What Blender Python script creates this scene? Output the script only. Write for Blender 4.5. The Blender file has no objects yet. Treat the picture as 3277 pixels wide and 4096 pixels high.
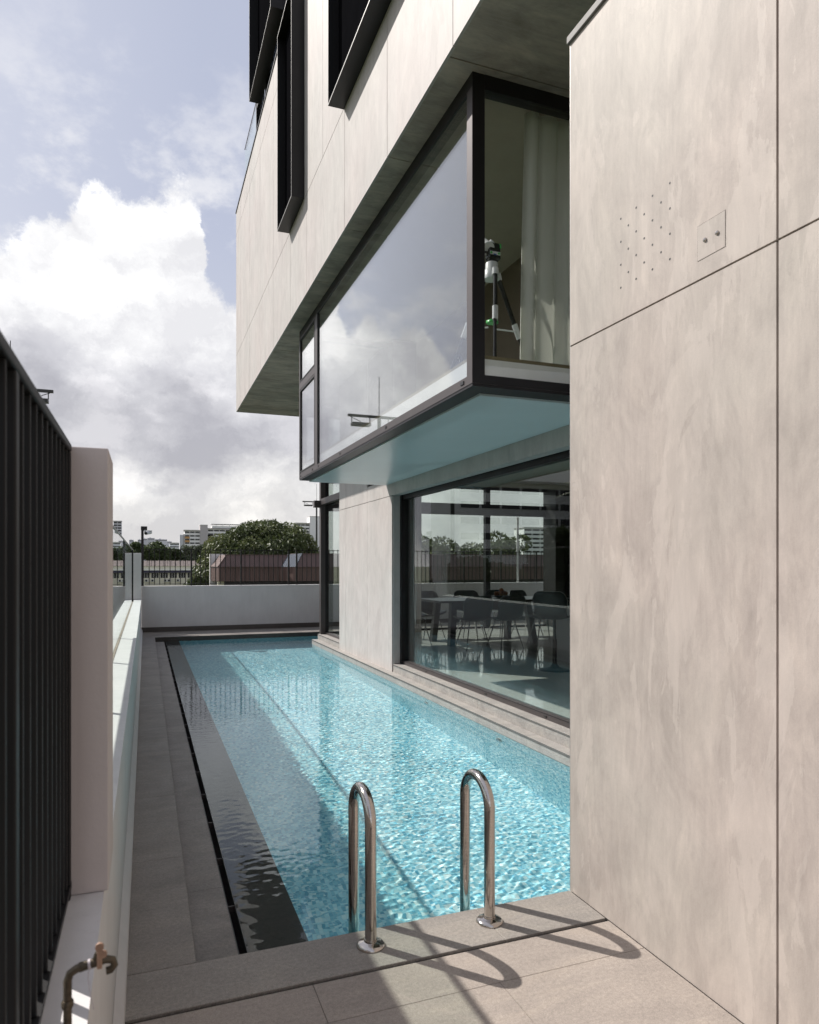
import bpy, bmesh, math, random
import numpy as np
from mathutils import Vector, Matrix, noise
R = math.radians
S = bpy.context.scene
COL = S.collection
rnd = random.Random(7)

# ---------------------------------------------------------------- camera
cam_d = bpy.data.cameras.new("camera")
cam = bpy.data.objects.new("camera", cam_d)
COL.objects.link(cam)
cam.location = (0, 0, 1.65)
cam.rotation_euler = (R(90), 0, R(-20.7224))
cam_d.sensor_fit = 'HORIZONTAL'
cam_d.sensor_width = 36
cam_d.lens = 36 * 2790 / 3277
cam_d.shift_y = 211 / 3277
cam_d.clip_start = 0.05
cam_d.clip_end = 4000
cam_d.dof.use_dof = True
cam_d.dof.focus_distance = 7.0
cam_d.dof.aperture_fstop = 7.1
S.camera = cam

# ---------------------------------------------------------------- sun, sky, exposure
SUN_DIR = Vector((1.0, -1.14, -1.39)).normalized()      # the way the light travels
sun_d = bpy.data.lights.new("sun", 'SUN')
sun_d.energy = 4.6
sun_d.angle = R(0.5)
sun_d.color = (1.0, 0.955, 0.9)
sun = bpy.data.objects.new("sun", sun_d)
COL.objects.link(sun)
sun.rotation_euler = SUN_DIR.to_track_quat('-Z', 'Y').to_euler()
SUN_EL = math.asin(-SUN_DIR.z)
SUN_AZ = math.atan2(-SUN_DIR.x, -SUN_DIR.y)

S.view_settings.view_transform = 'Standard'
S.view_settings.look = 'None'
S.view_settings.exposure = 0.38
S.view_settings.gamma = 1
S.view_settings.use_curve_mapping = False
S.render.engine = 'CYCLES'
S.cycles.use_denoising = True
S.cycles.max_bounces = 10
S.cycles.transparent_max_bounces = 24
S.cycles.transmission_bounces = 8
S.cycles.glossy_bounces = 5
S.cycles.diffuse_bounces = 4
S.cycles.sample_clamp_indirect = 6
S.cycles.caustics_refractive = True
S.cycles.caustics_reflective = False
S.cycles.blur_glossy = 0.3


class N:
    """small helper for writing node trees"""
    def __init__(s, tree):
        s.t = tree
        tree.nodes.clear()

    def n(s, typ, ins=None, **props):
        nd = s.t.nodes.new(typ)
        for k, v in props.items():
            setattr(nd, k, v)
        for k, v in (ins or {}).items():
            sock = nd.inputs[k]
            if isinstance(v, bpy.types.NodeSocket):
                s.t.links.new(v, sock)
            else:
                sock.default_value = v
        return nd

    def m(s, op, a, b=None, c=None, clamp=False):
        nd = s.t.nodes.new('ShaderNodeMath')
        nd.operation = op
        nd.use_clamp = clamp
        for i, v in enumerate((a, b, c)):
            if v is None:
                continue
            if isinstance(v, bpy.types.NodeSocket):
                s.t.links.new(v, nd.inputs[i])
            else:
                nd.inputs[i].default_value = v
        return nd.outputs[0]

    def mix(s, f, a, b, blend='MIX'):
        nd = s.t.nodes.new('ShaderNodeMix')
        nd.data_type = 'RGBA'
        nd.blend_type = blend
        for i, v in ((0, f), (6, a), (7, b)):
            if isinstance(v, bpy.types.NodeSocket):
                s.t.links.new(v, nd.inputs[i])
            else:
                nd.inputs[i].default_value = v if i == 0 else (*v[:3], 1)
        return nd.outputs[2]

    def rng(s, v, a, b, c, d, interp='LINEAR'):
        nd = s.n('ShaderNodeMapRange', {'Value': v, 'From Min': a, 'From Max': b, 'To Min': c, 'To Max': d})
        nd.interpolation_type = interp
        return nd.outputs[0]

    def noise(s, vec, scale, detail=4, rough=0.5, dist=0.0, out=0):
        return s.n('ShaderNodeTexNoise', {'Vector': vec, 'Scale': scale, 'Detail': detail, 'Roughness': rough, 'Distortion': dist}).outputs[out]

    def scale(s, vec, sc, loc=(0, 0, 0)):
        return s.n('ShaderNodeMapping', {'Vector': vec, 'Scale': sc, 'Location': loc}).outputs[0]

    def ramp(s, f, pts):
        nd = s.t.nodes.new('ShaderNodeValToRGB')
        s.t.links.new(f, nd.inputs[0])
        el = nd.color_ramp.elements
        while len(el) < len(pts):
            el.new(0.5)
        for e, (p, c) in zip(el, pts):
            e.position = p
            e.color = (*c, 1) if len(c) == 3 else c
        return nd.outputs[0]


W = bpy.data.worlds.new("World")
S.world = W
W.use_nodes = True
w = N(W.node_tree)
tc = w.n('ShaderNodeTexCoord').outputs['Generated']
sky = w.n('ShaderNodeTexSky')
sky.sky_type = 'NISHITA'
sky.sun_disc = False
sky.sun_elevation = SUN_EL
sky.sun_rotation = SUN_AZ
sky.dust_density = 2.0
sky.air_density = 1.0
SK = 0.07
nish = w.mix(1.0, sky.outputs[0], (SK, SK, SK), 'MULTIPLY')
sep = w.n('ShaderNodeSeparateXYZ', {0: tc})
az = w.m('MULTIPLY', w.m('ARCTAN2', sep.outputs[0], sep.outputs[1]), 57.2958)
el = w.m('MULTIPLY', w.m('ARCSINE', sep.outputs[2]), 57.2958)
fc = w.t.nodes.new('ShaderNodeFloatCurve')
azn = w.m('ADD', az, w.m('MULTIPLY', w.m('SUBTRACT', w.noise(tc, 11, 8, 0.6, out=0), 0.5), 4.0))
w.t.links.new(w.m('DIVIDE', w.m('ADD', azn, 60.0), 120.0, clamp=True), fc.inputs['Value'])
pts = [(-60, 15), (-38, 13), (-29, 9), (-26.0, 9.5), (-24.6, 14.5), (-23.0, 18.0), (-20.8, 20.2), (-18.6, 19.4), (-17.4, 21.2),
       (-16, 18.8), (-14.8, 20.6), (-13.6, 23.0), (-12, 22.5), (-9.7, 22.7), (-7.5, 23.6), (-5.5, 24.3), (-4.2, 26.2), (-1, 26.3), (2.2, 27.2),
       (4.2, 25.8), (4.7, 22.5), (6.5, 21.0), (9, 23), (16, 20), (60, 16)]
cv = fc.mapping.curves[0]
while len(cv.points) < len(pts):
    cv.points.new(0.5, 0.5)
for p, (a, b) in zip(cv.points, pts):
    p.location = ((a + 60) / 120, b / 40)
    p.handle_type = 'AUTO_CLAMPED'
fc.mapping.update()
edge = w.m('MULTIPLY', fc.outputs[0], 40.0)


def puff(scale):
    nd = w.n('ShaderNodeTexVoronoi', {'Vector': warp, 'Scale': scale})
    nd.feature = 'F1'
    return nd.outputs['Distance']


wv_ = w.n('ShaderNodeTexNoise', {'Vector': tc, 'Scale': 16.0, 'Detail': 9.0, 'Roughness': 0.72})
warp = w.n('ShaderNodeVectorMath', {0: tc, 1: w.n('ShaderNodeVectorMath', {0: wv_.outputs['Color'], 'Scale': 0.075}, operation='SCALE').outputs[0]}, operation='ADD').outputs[0]
pf = puff(15.0)
bill = w.noise(tc, 15, 12, 0.72, 0.0)
disp = w.m('ADD', w.m('MULTIPLY', w.m('SUBTRACT', 0.40, pf), 2.6), w.m('MULTIPLY', w.m('SUBTRACT', bill, 0.5), 7.0))
dep = w.m('SUBTRACT', w.m('ADD', edge, disp), el)           # degrees below the top of the cumulus bank
mask = w.rng(dep, -0.3, 1.2, 0, 1, 'SMOOTHSTEP')
refe = w.rng(az, -23, -9, 18.5, 25.0, 'SMOOTHSTEP')
soft = w.m('ADD', w.m('SUBTRACT', refe, el), w.m('MULTIPLY', w.m('SUBTRACT', w.noise(w.scale(tc, (1, 1, 1.6)), 5.5, 7, 0.6), 0.5), 13.0))
shade = w.ramp(w.rng(soft, -2, 28, 0, 1), [(0.0, (0.77, 0.77, 0.78)), (0.31, (0.78, 0.78, 0.79)), (0.42, (0.60, 0.60, 0.63)),
               (0.50, (0.45, 0.45, 0.485)), (0.59, (0.46, 0.46, 0.49)), (0.66, (0.66, 0.655, 0.655)), (0.80, (0.64, 0.63, 0.62)), (1.0, (0.70, 0.68, 0.66))])
det = w.m('ADD', w.m('MULTIPLY', w.m('SUBTRACT', 0.42, puff(11.0)), 0.35), w.noise(w.scale(warp, (1, 1, 1.8)), 7, 8, 0.6, 0.0))
shade = w.mix(1.0, shade, w.ramp(det, [(0.36, (0.83, 0.83, 0.85)), (0.50, (1, 1, 1)), (0.62, (1.22, 1.21, 1.19))]), 'MULTIPLY')
clear = w.ramp(w.rng(el, 8, 50, 0, 1), [(0, (0.54, 0.56, 0.62)), (0.4, (0.42, 0.45, 0.56)), (1, (0.39, 0.425, 0.54))])
clear = w.mix(w.rng(az, 4, -12, 0, 0.5), clear, (0.58, 0.60, 0.68))
clear = w.mix(0.12, clear, nish)
wisp = w.rng(w.noise(w.scale(tc, (1, 1, 1.6), (3, 1, 2)), 8.0, 9, 0.62, 0.0), 0.48, 0.68, 0, 1, 'SMOOTHSTEP')
wlow = w.rng(w.m('SUBTRACT', el, refe), 13, 1, 0.0, 0.8)
clear = w.mix(w.m('MULTIPLY', wisp, wlow, clamp=True), clear, (0.72, 0.72, 0.74))
skyc = w.mix(mask, clear, shade)
low = w.rng(el, -3, 0, 0, 1)
skyc = w.mix(low, (0.22, 0.23, 0.22), skyc)
bg = w.n('ShaderNodeBackground', {'Color': skyc, 'Strength': 1.0})
w.n('ShaderNodeOutputWorld', {'Surface': bg.outputs[0]})

# ---------------------------------------------------------------- materials
M = {}


def mat(name):
    m = bpy.data.materials.new(name)
    m.use_nodes = True
    g = N(m.node_tree)
    g.obj = g.n('ShaderNodeTexCoord').outputs['Object']
    M[name] = m
    return g


def finish(g, color, rough=0.5, bump=None, bd=0.002, metal=0.0, spec=0.5, **kw):
    ins = {'Base Color': color if isinstance(color, bpy.types.NodeSocket) else (*color, 1), 'Roughness': rough, 'Metallic': metal, 'Specular IOR Level': spec}
    ins.update(kw)
    if bump is not None:
        ins['Normal'] = g.n('ShaderNodeBump', {'Height': bump, 'Distance': bd, 'Strength': 1.0}).outputs[0]
    p = g.n('ShaderNodeBsdfPrincipled', ins)
    g.n('ShaderNodeOutputMaterial', {'Surface': p.outputs[0]})


def simple(name, color, rough=0.5, metal=0.0, spec=0.5, var=0.12, vs=6.0, bump=0.0, **kw):
    g = mat(name)
    n1 = g.noise(g.obj, vs, 6, 0.6)
    lo = tuple(c * (1 - var) for c in color)
    hi = tuple(min(1, c * (1 + var)) for c in color)
    c = g.ramp(n1, [(0.3, lo), (0.7, hi)])
    finish(g, c, rough, n1 if bump else None, bump or 0.001, metal, spec, **kw)


def stone(name, base, axis=2, contrast=1.0, rough=0.55, scale=1.0, flakes=0.6, spec=0.3):
    """large format stone-look porcelain: soft clouds drawn out along one axis, flaked patches, hairline veins"""
    g = mat(name)

    def st(k, along):
        v = [k * scale] * 3
        v[axis] = k * scale * along
        return v
    clouds = g.noise(g.scale(g.obj, st(2.0, 0.55)), 1.0, 10, 0.70, 0.8)
    mott = g.noise(g.scale(g.obj, st(5.5, 0.42)), 1.0, 10, 0.72, 0.6)
    brush = g.noise(g.scale(g.obj, st(16, 0.2)), 1.0, 8, 0.7, 0.5)
    hairs = g.noise(g.scale(g.obj, st(60, 0.07)), 1.0, 5, 0.6, 0.2)
    grain = g.noise(g.obj, 190 * scale, 3, 0.6)
    big = g.noise(g.obj, 0.9 * scale, 4, 0.5)
    dk = tuple(c * (1 - 0.16 * contrast) for c in base)
    lt = tuple(min(1, c * (1 + 0.14 * contrast)) for c in base)
    col = g.ramp(clouds, [(0.32, dk), (0.50, base), (0.68, lt)])
    col = g.mix(g.rng(big, 0.36, 0.64, 0, 1), g.mix(1.0, col, (0.985, 1.0, 0.995), 'MULTIPLY'), g.mix(1.0, col, (1.015, 0.99, 0.99), 'MULTIPLY'))
    c_ = 0.13 * contrast
    col = g.mix(1.0, col, g.ramp(mott, [(0.34, (1 - c_, 1 - c_, 1 - c_)), (0.5, (1, 1, 1)), (0.66, (1 + c_, 1 + c_, 1 + c_ * 0.9))]), 'MULTIPLY')
    c_ = 0.05 * contrast
    col = g.mix(1.0, col, g.ramp(brush, [(0.32, (1 - c_, 1 - c_, 1 - c_)), (0.5, (1, 1, 1)), (0.68, (1 + c_, 1 + c_, 1 + c_ * 0.9))]), 'MULTIPLY')
    c_ = 0.03 * contrast
    col = g.mix(1.0, col, g.ramp(hairs, [(0.35, (1 - c_, 1 - c_, 1 - c_)), (0.65, (1 + c_, 1 + c_, 1 + c_))]), 'MULTIPLY')
    col = g.mix(1.0, col, g.ramp(grain, [(0.3, (0.965, 0.965, 0.965)), (0.7, (1.035, 1.035, 1.035))]), 'MULTIPLY')
    # broken light and dark islands
    gate = g.rng(g.noise(g.scale(g.obj, st(1.1, 0.6), (8, 3, 2)), 1.0, 4, 0.55), 0.38, 0.52, 0, 1)
    isl = None
    for k_, (sc_, al_, off_, th_) in enumerate(((2.6, 0.36, (4, 2, 7), 0.555), (6.0, 0.30, (1, 6, 3), 0.585))):
        fl = g.noise(g.scale(g.obj, st(sc_, al_), off_), 1.1, 12, 0.62, 0.5)
        i_ = g.m('MULTIPLY', g.rng(fl, th_, th_ + 0.014, 0, flakes, 'SMOOTHSTEP'), gate)
        isl = i_ if isl is None else g.m('MAXIMUM', isl, i_)
    col = g.mix(isl, col, g.mix(0.5, g.mix(1.0, col, (1 + 0.17 * contrast,) * 3, 'MULTIPLY'), tuple(min(1, c * (1 + 0.17 * contrast)) for c in base)))
    fd = g.noise(g.scale(g.obj, st(3.4, 0.36), (9, 5, 1)), 1.1, 12, 0.64, 0.5)
    isd = g.m('MULTIPLY', g.rng(fd, 0.565, 0.585, 0, flakes * 0.7, 'SMOOTHSTEP'), gate)
    col = g.mix(isd, col, g.mix(1.0, col, (1 - 0.13 * contrast,) * 3, 'MULTIPLY'))
    ve = g.noise(g.scale(g.obj, st(1.7, 0.42), (1, 8, 3)), 1.1, 6, 0.55, 0.8)
    vg = g.rng(g.noise(g.scale(g.obj, st(3, 0.5), (2, 2, 9)), 1.0, 3, 0.5), 0.50, 0.62, 0, 1)
    vn = g.m('MULTIPLY', g.rng(g.m('ABSOLUTE', g.m('SUBTRACT', ve, 0.5)), 0.0, 0.0020, 0.22 * contrast, 0), vg)
    col = g.mix(vn, col, tuple(c * 0.6 for c in base))
    h = g.m('ADD', g.m('MULTIPLY', brush, 0.5), g.m('ADD', g.m('MULTIPLY', isl, 0.12), g.m('MULTIPLY', grain, 0.15)))
    finish(g, col, rough, h, 0.0018, 0, spec)


stone('stone_cladding', (0.492, 0.458, 0.436), 2, 0.55, spec=0.12)
stone('stone_cladding_wall', (0.415, 0.368, 0.332), 2, 0.9, scale=1.0, flakes=0.75, spec=0.15)
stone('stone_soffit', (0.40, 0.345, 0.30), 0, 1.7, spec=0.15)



def granite(name, base, rough=0.6, sp_c=0.2, blot=0.15, along=0):
    g = mat(name)
    sp = g.noise(g.obj, 210, 4, 0.75)
    sp2 = g.noise(g.obj, 62, 6, 0.72)
    bl = g.noise(g.obj, 2.3, 8, 0.7, 0.6)
    sc = [9.0, 9.0, 9.0]
    sc[along] = 2.6
    st = g.noise(g.scale(g.obj, sc), 0.55, 9, 0.66, 1.2)
    col = g.ramp(bl, [(0.3, tuple(c * (1 - blot) for c in base)), (0.7, tuple(c * (1 + blot) for c in base))])
    k = sp_c
    col = g.mix(1.0, col, g.ramp(sp, [(0.30, (1 - k * 1.6,) * 3), (0.5, (1, 1, 1)), (0.70, (1 + k * 1.6,) * 3)]), 'MULTIPLY')
    col = g.mix(1.0, col, g.ramp(sp2, [(0.32, (1 - k,) * 3), (0.5, (1, 1, 1)), (0.68, (1 + k, 1 + k, 1 + k * 0.9))]), 'MULTIPLY')
    col = g.mix(1.0, col, g.ramp(st, [(0.36, (0.92, 0.92, 0.925)), (0.5, (1, 1, 1)), (0.60, (1.09, 1.08, 1.06))]), 'MULTIPLY')
    finish(g, col, rough, g.m('ADD', sp, sp2), 0.0012, 0, 0.3)


granite('granite_deck', (0.225, 0.203, 0.183), blot=0.2)
granite('granite_coping', (0.275, 0.250, 0.225), blot=0.07)
granite('granite_step', (0.33, 0.31, 0.29))
granite('granite_nosing', (0.13, 0.122, 0.115))
granite('stone_floor', (0.33, 0.285, 0.25), 0.6, 0.17, 0.10)
granite('granite_black', (0.050, 0.042, 0.038), 0.35)
simple('joint_dark', (0.05, 0.045, 0.04), 0.9)
simple('black_frame', (0.022, 0.020, 0.021), 0.42, 0.6, 0.5, 0.15, 3)
simple('box_metal', (0.016, 0.0155, 0.016), 0.38, 0.5, 0.5, 0.15, 2)
simple('grey_frame', (0.085, 0.073, 0.072), 0.45, 0.5, 0.5, 0.08, 3)
simple('fence_metal', (0.006, 0.0055, 0.006), 0.5, 0.0, 0.3, 0.1, 3)
simple('rail_metal', (0.02, 0.018, 0.017), 0.45, 0.4)
simple('cap_metal', (0.20, 0.19, 0.18), 0.6, 0.0, 0.2)
simple('edge_trim', (0.33, 0.315, 0.30), 0.45, 0.5)
simple('box_pane', (0.006, 0.006, 0.007), 1.0, 0.0, 0.0)
simple('gasket', (0.008, 0.008, 0.008), 0.6)
simple('screw_cover', (0.01, 0.009, 0.009), 0.3)


def plaster(name, base, stain=0.1, drip=0.12):
    g = mat(name)
    a = g.noise(g.obj, 2.2, 6, 0.6)
    b = g.noise(g.scale(g.obj, (8, 8, 1.2)), 1.2, 6, 0.6)
    col = g.ramp(a, [(0.3, tuple(c * (1 - stain) for c in base)), (0.7, base)])
    col = g.mix(1.0, col, g.ramp(b, [(0.3, (0.955, 0.955, 0.95)), (0.7, (1.02, 1.02, 1.02))]), 'MULTIPLY')
    dr = g.noise(g.scale(g.obj, (22, 22, 0.9)), 1.0, 8, 0.7)
    dg = g.noise(g.obj, 1.1, 3, 0.5)
    col = g.mix(g.m('MULTIPLY', g.rng(dr, 0.56, 0.72, 0, drip), g.rng(dg, 0.45, 0.6, 0, 1)), col, (0.16, 0.14, 0.12))
    sm = g.noise(g.obj, 14, 9, 0.75)
    col = g.mix(g.rng(sm, 0.62, 0.74, 0, drip * 0.8), col, (0.20, 0.18, 0.16))
    finish(g, col, 0.75, g.noise(g.obj, 60, 4, 0.6), 0.0008, 0, 0.25)


plaster('white_paint', (0.68, 0.66, 0.655), 0.08)
plaster('pillar_paint', (0.56, 0.505, 0.49), 0.09)
plaster('interior_wall', (0.20, 0.155, 0.12), 0.08)
plaster('ceiling_paint', (0.46, 0.40, 0.32), 0.05)
plaster('white_board', (0.88, 0.88, 0.86), 0.03, 0.03)
simple('skirting_stone', (0.075, 0.062, 0.055), 0.5)
simple('caulk', (0.30, 0.25, 0.20), 0.85, vs=12, var=0.3)

g = mat('interior_floor')
c = g.ramp(g.noise(g.obj, 1.2, 5, 0.6), [(0.3, (0.56, 0.56, 0.53)), (0.7, (0.62, 0.615, 0.58))])
finish(g, c, 0.045, None, 0, 0, 0.8)


def glass(name, tint, rough=0.0, base=0.04, gain=1.0, refl=(1, 1, 1)):
    """thin pane: see-through plus mirror reflection that grows towards grazing angles"""
    g = mat(name)
    f = g.n('ShaderNodeLayerWeight', {'Blend': 0.5}).outputs['Facing']
    k = g.m('MULTIPLY', g.m('ADD', g.m('MULTIPLY', g.m('POWER', f, 5.0), 1 - base), base), gain, clamp=True)
    t = g.n('ShaderNodeBsdfTransparent', {'Color': (*tint, 1)})
    s = g.n('ShaderNodeBsdfGlossy', {'Color': (*refl, 1), 'Roughness': rough})
    mx = g.n('ShaderNodeMixShader', {0: k, 1: t.outputs[0], 2: s.outputs[0]})
    g.n('ShaderNodeOutputMaterial', {'Surface': mx.outputs[0]})


glass('window_glass', (0.88, 0.91, 0.895), gain=0.95)
glass('bay_glass', (0.925, 0.94, 0.94), base=0.06, gain=1.9)
glass('bay_side_glass', (0.965, 0.97, 0.955), gain=0.9)
glass('balustrade_glass', (0.90, 0.95, 0.93))
glass('terrace_glass', (0.45, 0.47, 0.5), gain=1.5)

# water: clear, rippled by real geometry
g = mat('pool_water')
gl = g.n('ShaderNodeBsdfGlass', {'Color': (0.93, 0.985, 0.99, 1), 'Roughness': 0.0, 'IOR': 1.33})
g.n('ShaderNodeOutputMaterial', {'Surface': gl.outputs[0]})

g = mat('pool_mosaic')
cell = g.n('ShaderNodeVectorMath', {0: g.scale(g.obj, (40, 40, 40))}, operation='FLOOR').outputs[0]
wn = g.n('ShaderNodeTexWhiteNoise', {'Vector': cell})
wn.noise_dimensions = '3D'
c = g.ramp(wn.outputs[0], [(0.0, (0.11, 0.37, 0.50)), (0.25, (0.20, 0.51, 0.62)), (0.5, (0.32, 0.65, 0.73)), (0.75, (0.48, 0.78, 0.83)), (1.0, (0.76, 0.90, 0.88))])
fr = g.n('ShaderNodeVectorMath', {0: g.scale(g.obj, (40, 40, 40))}, operation='FRACTION').outputs[0]
sp = g.n('ShaderNodeSeparateXYZ', {0: fr})
gr = None
for i in range(3):
    d = g.m('ABSOLUTE', g.m('SUBTRACT', sp.outputs[i], 0.5))
    gr = d if gr is None else g.m('MAXIMUM', gr, d)
c = g.mix(g.rng(gr, 0.44, 0.47, 0, 0.55), c, (0.55, 0.66, 0.66))
finish(g, c, 0.25, None, 0, 0, 0.5)

g = mat('steel')
br = g.noise(g.scale(g.obj, (2, 2, 90)), 3, 4, 0.6)
finish(g, g.ramp(br, [(0.3, (0.46, 0.42, 0.385)), (0.7, (0.58, 0.535, 0.495))]), g.rng(br, 0.3, 0.7, 0.08, 0.18), None, 0, 1.0, 0.5)
g = mat('bronze_pipe')
br = g.noise(g.obj, 55, 6, 0.65)
finish(g, g.ramp(br, [(0.3, (0.05, 0.04, 0.028)), (0.7, (0.15, 0.12, 0.085))]), 0.42, br, 0.0006, 0.75, 0.5)
simple('tap_handle', (0.36, 0.22, 0.15), 0.5, vs=60)
simple('plastic_tie', (0.55, 0.50, 0.52), 0.5)

def cloudy(name, col, amount, rough=0.8, tcol=None):
    """surface that also lets light glow through from its far side"""
    g = mat(name)
    n1 = g.noise(g.obj, 3, 4, 0.5)
    c = g.ramp(n1, [(0.3, tuple(k * 0.96 for k in col)), (0.7, col)])
    p = g.n('ShaderNodeBsdfPrincipled', {'Base Color': c, 'Roughness': rough, 'Specular IOR Level': 0.4})
    t = g.n('ShaderNodeBsdfTranslucent', {'Color': (*(tcol or col), 1)})
    mx = g.n('ShaderNodeMixShader', {0: amount, 1: p.outputs[0], 2: t.outputs[0]})
    g.n('ShaderNodeOutputMaterial', {'Surface': mx.outputs[0]})


cloudy('frosted_glass', (0.74, 0.80, 0.82), 0.16, 0.25, (0.80, 0.92, 0.97))
cloudy('curtain_cloth', (0.84, 0.84, 0.80), 0.5)
simple('white_plastic', (0.72, 0.73, 0.74), 0.35, var=0.03)
simple('black_plastic', (0.012, 0.012, 0.013), 0.25, var=0.1)
simple('green_plastic', (0.07, 0.48, 0.10), 0.35, var=0.1)
simple('blue_plastic', (0.03, 0.12, 0.45), 0.35, var=0.1)
simple('sill_wood', (0.20, 0.165, 0.09), 0.5)
simple('orange_plastic', (0.85, 0.16, 0.04), 0.4)
simple('leather_dark', (0.028, 0.034, 0.039), 0.45, var=0.2, vs=9)
simple('table_dark', (0.045, 0.042, 0.042), 0.30, var=0.15, vs=3)
simple('chrome', (0.42, 0.41, 0.40), 0.2, 1.0)
simple('chair_piping', (0.45, 0.43, 0.40), 0.4)
simple('fruit', (0.45, 0.14, 0.03), 0.55, var=0.3, vs=20)
simple('dark_cabinet', (0.012, 0.011, 0.011), 0.35)
simple('perforated_panel', (0.035, 0.033, 0.032), 0.4, 0.4)
simple('cctv_white', (0.65, 0.66, 0.68), 0.4)
# exterior context
simple('roof_tile', (0.17, 0.145, 0.135), 0.9, 0.0, 0.05, var=0.3, vs=1.2)
simple('cream_wall', (0.62, 0.59, 0.47), 0.8, var=0.08, vs=0.5)
simple('gutter_white', (0.75, 0.74, 0.68), 0.6)
simple('shade_and_clock_purple', (0.06, 0.055, 0.10), 0.7)  # dark purple: painted eave shade, also the clock face
simple('dark_pane', (0.02, 0.021, 0.023), 0.2, var=0.3, vs=0.4)
simple('aircon_white', (0.55, 0.54, 0.50), 0.6)
simple('block_grey', (0.47, 0.44, 0.44), 0.85, var=0.05, vs=0.05)
simple('block_white', (0.80, 0.79, 0.78), 0.85, var=0.05, vs=0.05)
simple('block_orange', (0.50, 0.28, 0.11), 0.85)
simple('block_yellow', (0.58, 0.44, 0.12), 0.85)
simple('far_grey', (0.55, 0.55, 0.58), 0.9, var=0.08, vs=0.03)
simple('far_white', (0.85, 0.87, 0.90), 0.9, var=0.08, vs=0.03)
simple('bark', (0.07, 0.05, 0.035), 0.9, vs=8)
simple('ground_grass', (0.07, 0.085, 0.04), 0.95, var=0.4, vs=0.05)
simple('asphalt', (0.05, 0.05, 0.052), 0.9, var=0.2, vs=0.6)
simple('lamp_metal', (0.03, 0.03, 0.028), 0.5)


def leafmat(name, lo, mid, hi, rough=0.35, trans=0.25):
    g = mat(name)
    a = g.n('ShaderNodeAttribute', attribute_name='leafv').outputs['Fac']
    c = g.ramp(a, [(0.0, lo), (0.5, mid), (1.0, hi)])
    p = g.n('ShaderNodeBsdfPrincipled', {'Base Color': c, 'Roughness': rough, 'Specular IOR Level': 0.35})
    t = g.n('ShaderNodeBsdfTranslucent', {'Color': c})
    mx = g.n('ShaderNodeMixShader', {0: trans, 1: p.outputs[0], 2: t.outputs[0]})
    g.n('ShaderNodeOutputMaterial', {'Surface': mx.outputs[0]})


leafmat('mango_leaf', (0.040, 0.055, 0.020), (0.085, 0.108, 0.038), (0.19, 0.20, 0.085), 0.5, 0.25)
leafmat('rain_leaf', (0.045, 0.065, 0.028), (0.075, 0.10, 0.042), (0.12, 0.145, 0.06), 0.6, 0.2)
leafmat('far_leaf', (0.07, 0.085, 0.055), (0.10, 0.12, 0.075), (0.14, 0.155, 0.095), 0.8, 0.1)
leafmat('palm_leaf', (0.10, 0.16, 0.03), (0.20, 0.30, 0.05), (0.32, 0.42, 0.08), 0.45, 0.35)

g = mat('brown_metal')
sx = g.n('ShaderNodeSeparateXYZ', {0: g.obj})
rib = g.m('SINE', g.m('MULTIPLY', g.m('ADD', sx.outputs[0], sx.outputs[1]), 2 * math.pi / 0.11))
nn = g.noise(g.scale(g.obj, (3, 3, 0.7)), 1.5, 5, 0.6)
c = g.ramp(nn, [(0.3, (0.115, 0.074, 0.065)), (0.7, (0.155, 0.10, 0.088))])
finish(g, c, 0.5, rib, 0.02, 0.15, 0.4)
g = mat('grey_metal_roof')
sx = g.n('ShaderNodeSeparateXYZ', {0: g.obj})
rib = g.m('SINE', g.m('MULTIPLY', sx.outputs[1], 2 * math.pi / 0.12))
c = g.ramp(g.noise(g.scale(g.obj, (6, 6, 1)), 2, 6, 0.7), [(0.3, (0.07, 0.08, 0.095)), (0.7, (0.13, 0.145, 0.175))])
finish(g, c, 0.8, rib, 0.02, 0.0, 0.15)

# ---------------------------------------------------------------- building helpers
ORG = {}


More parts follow.
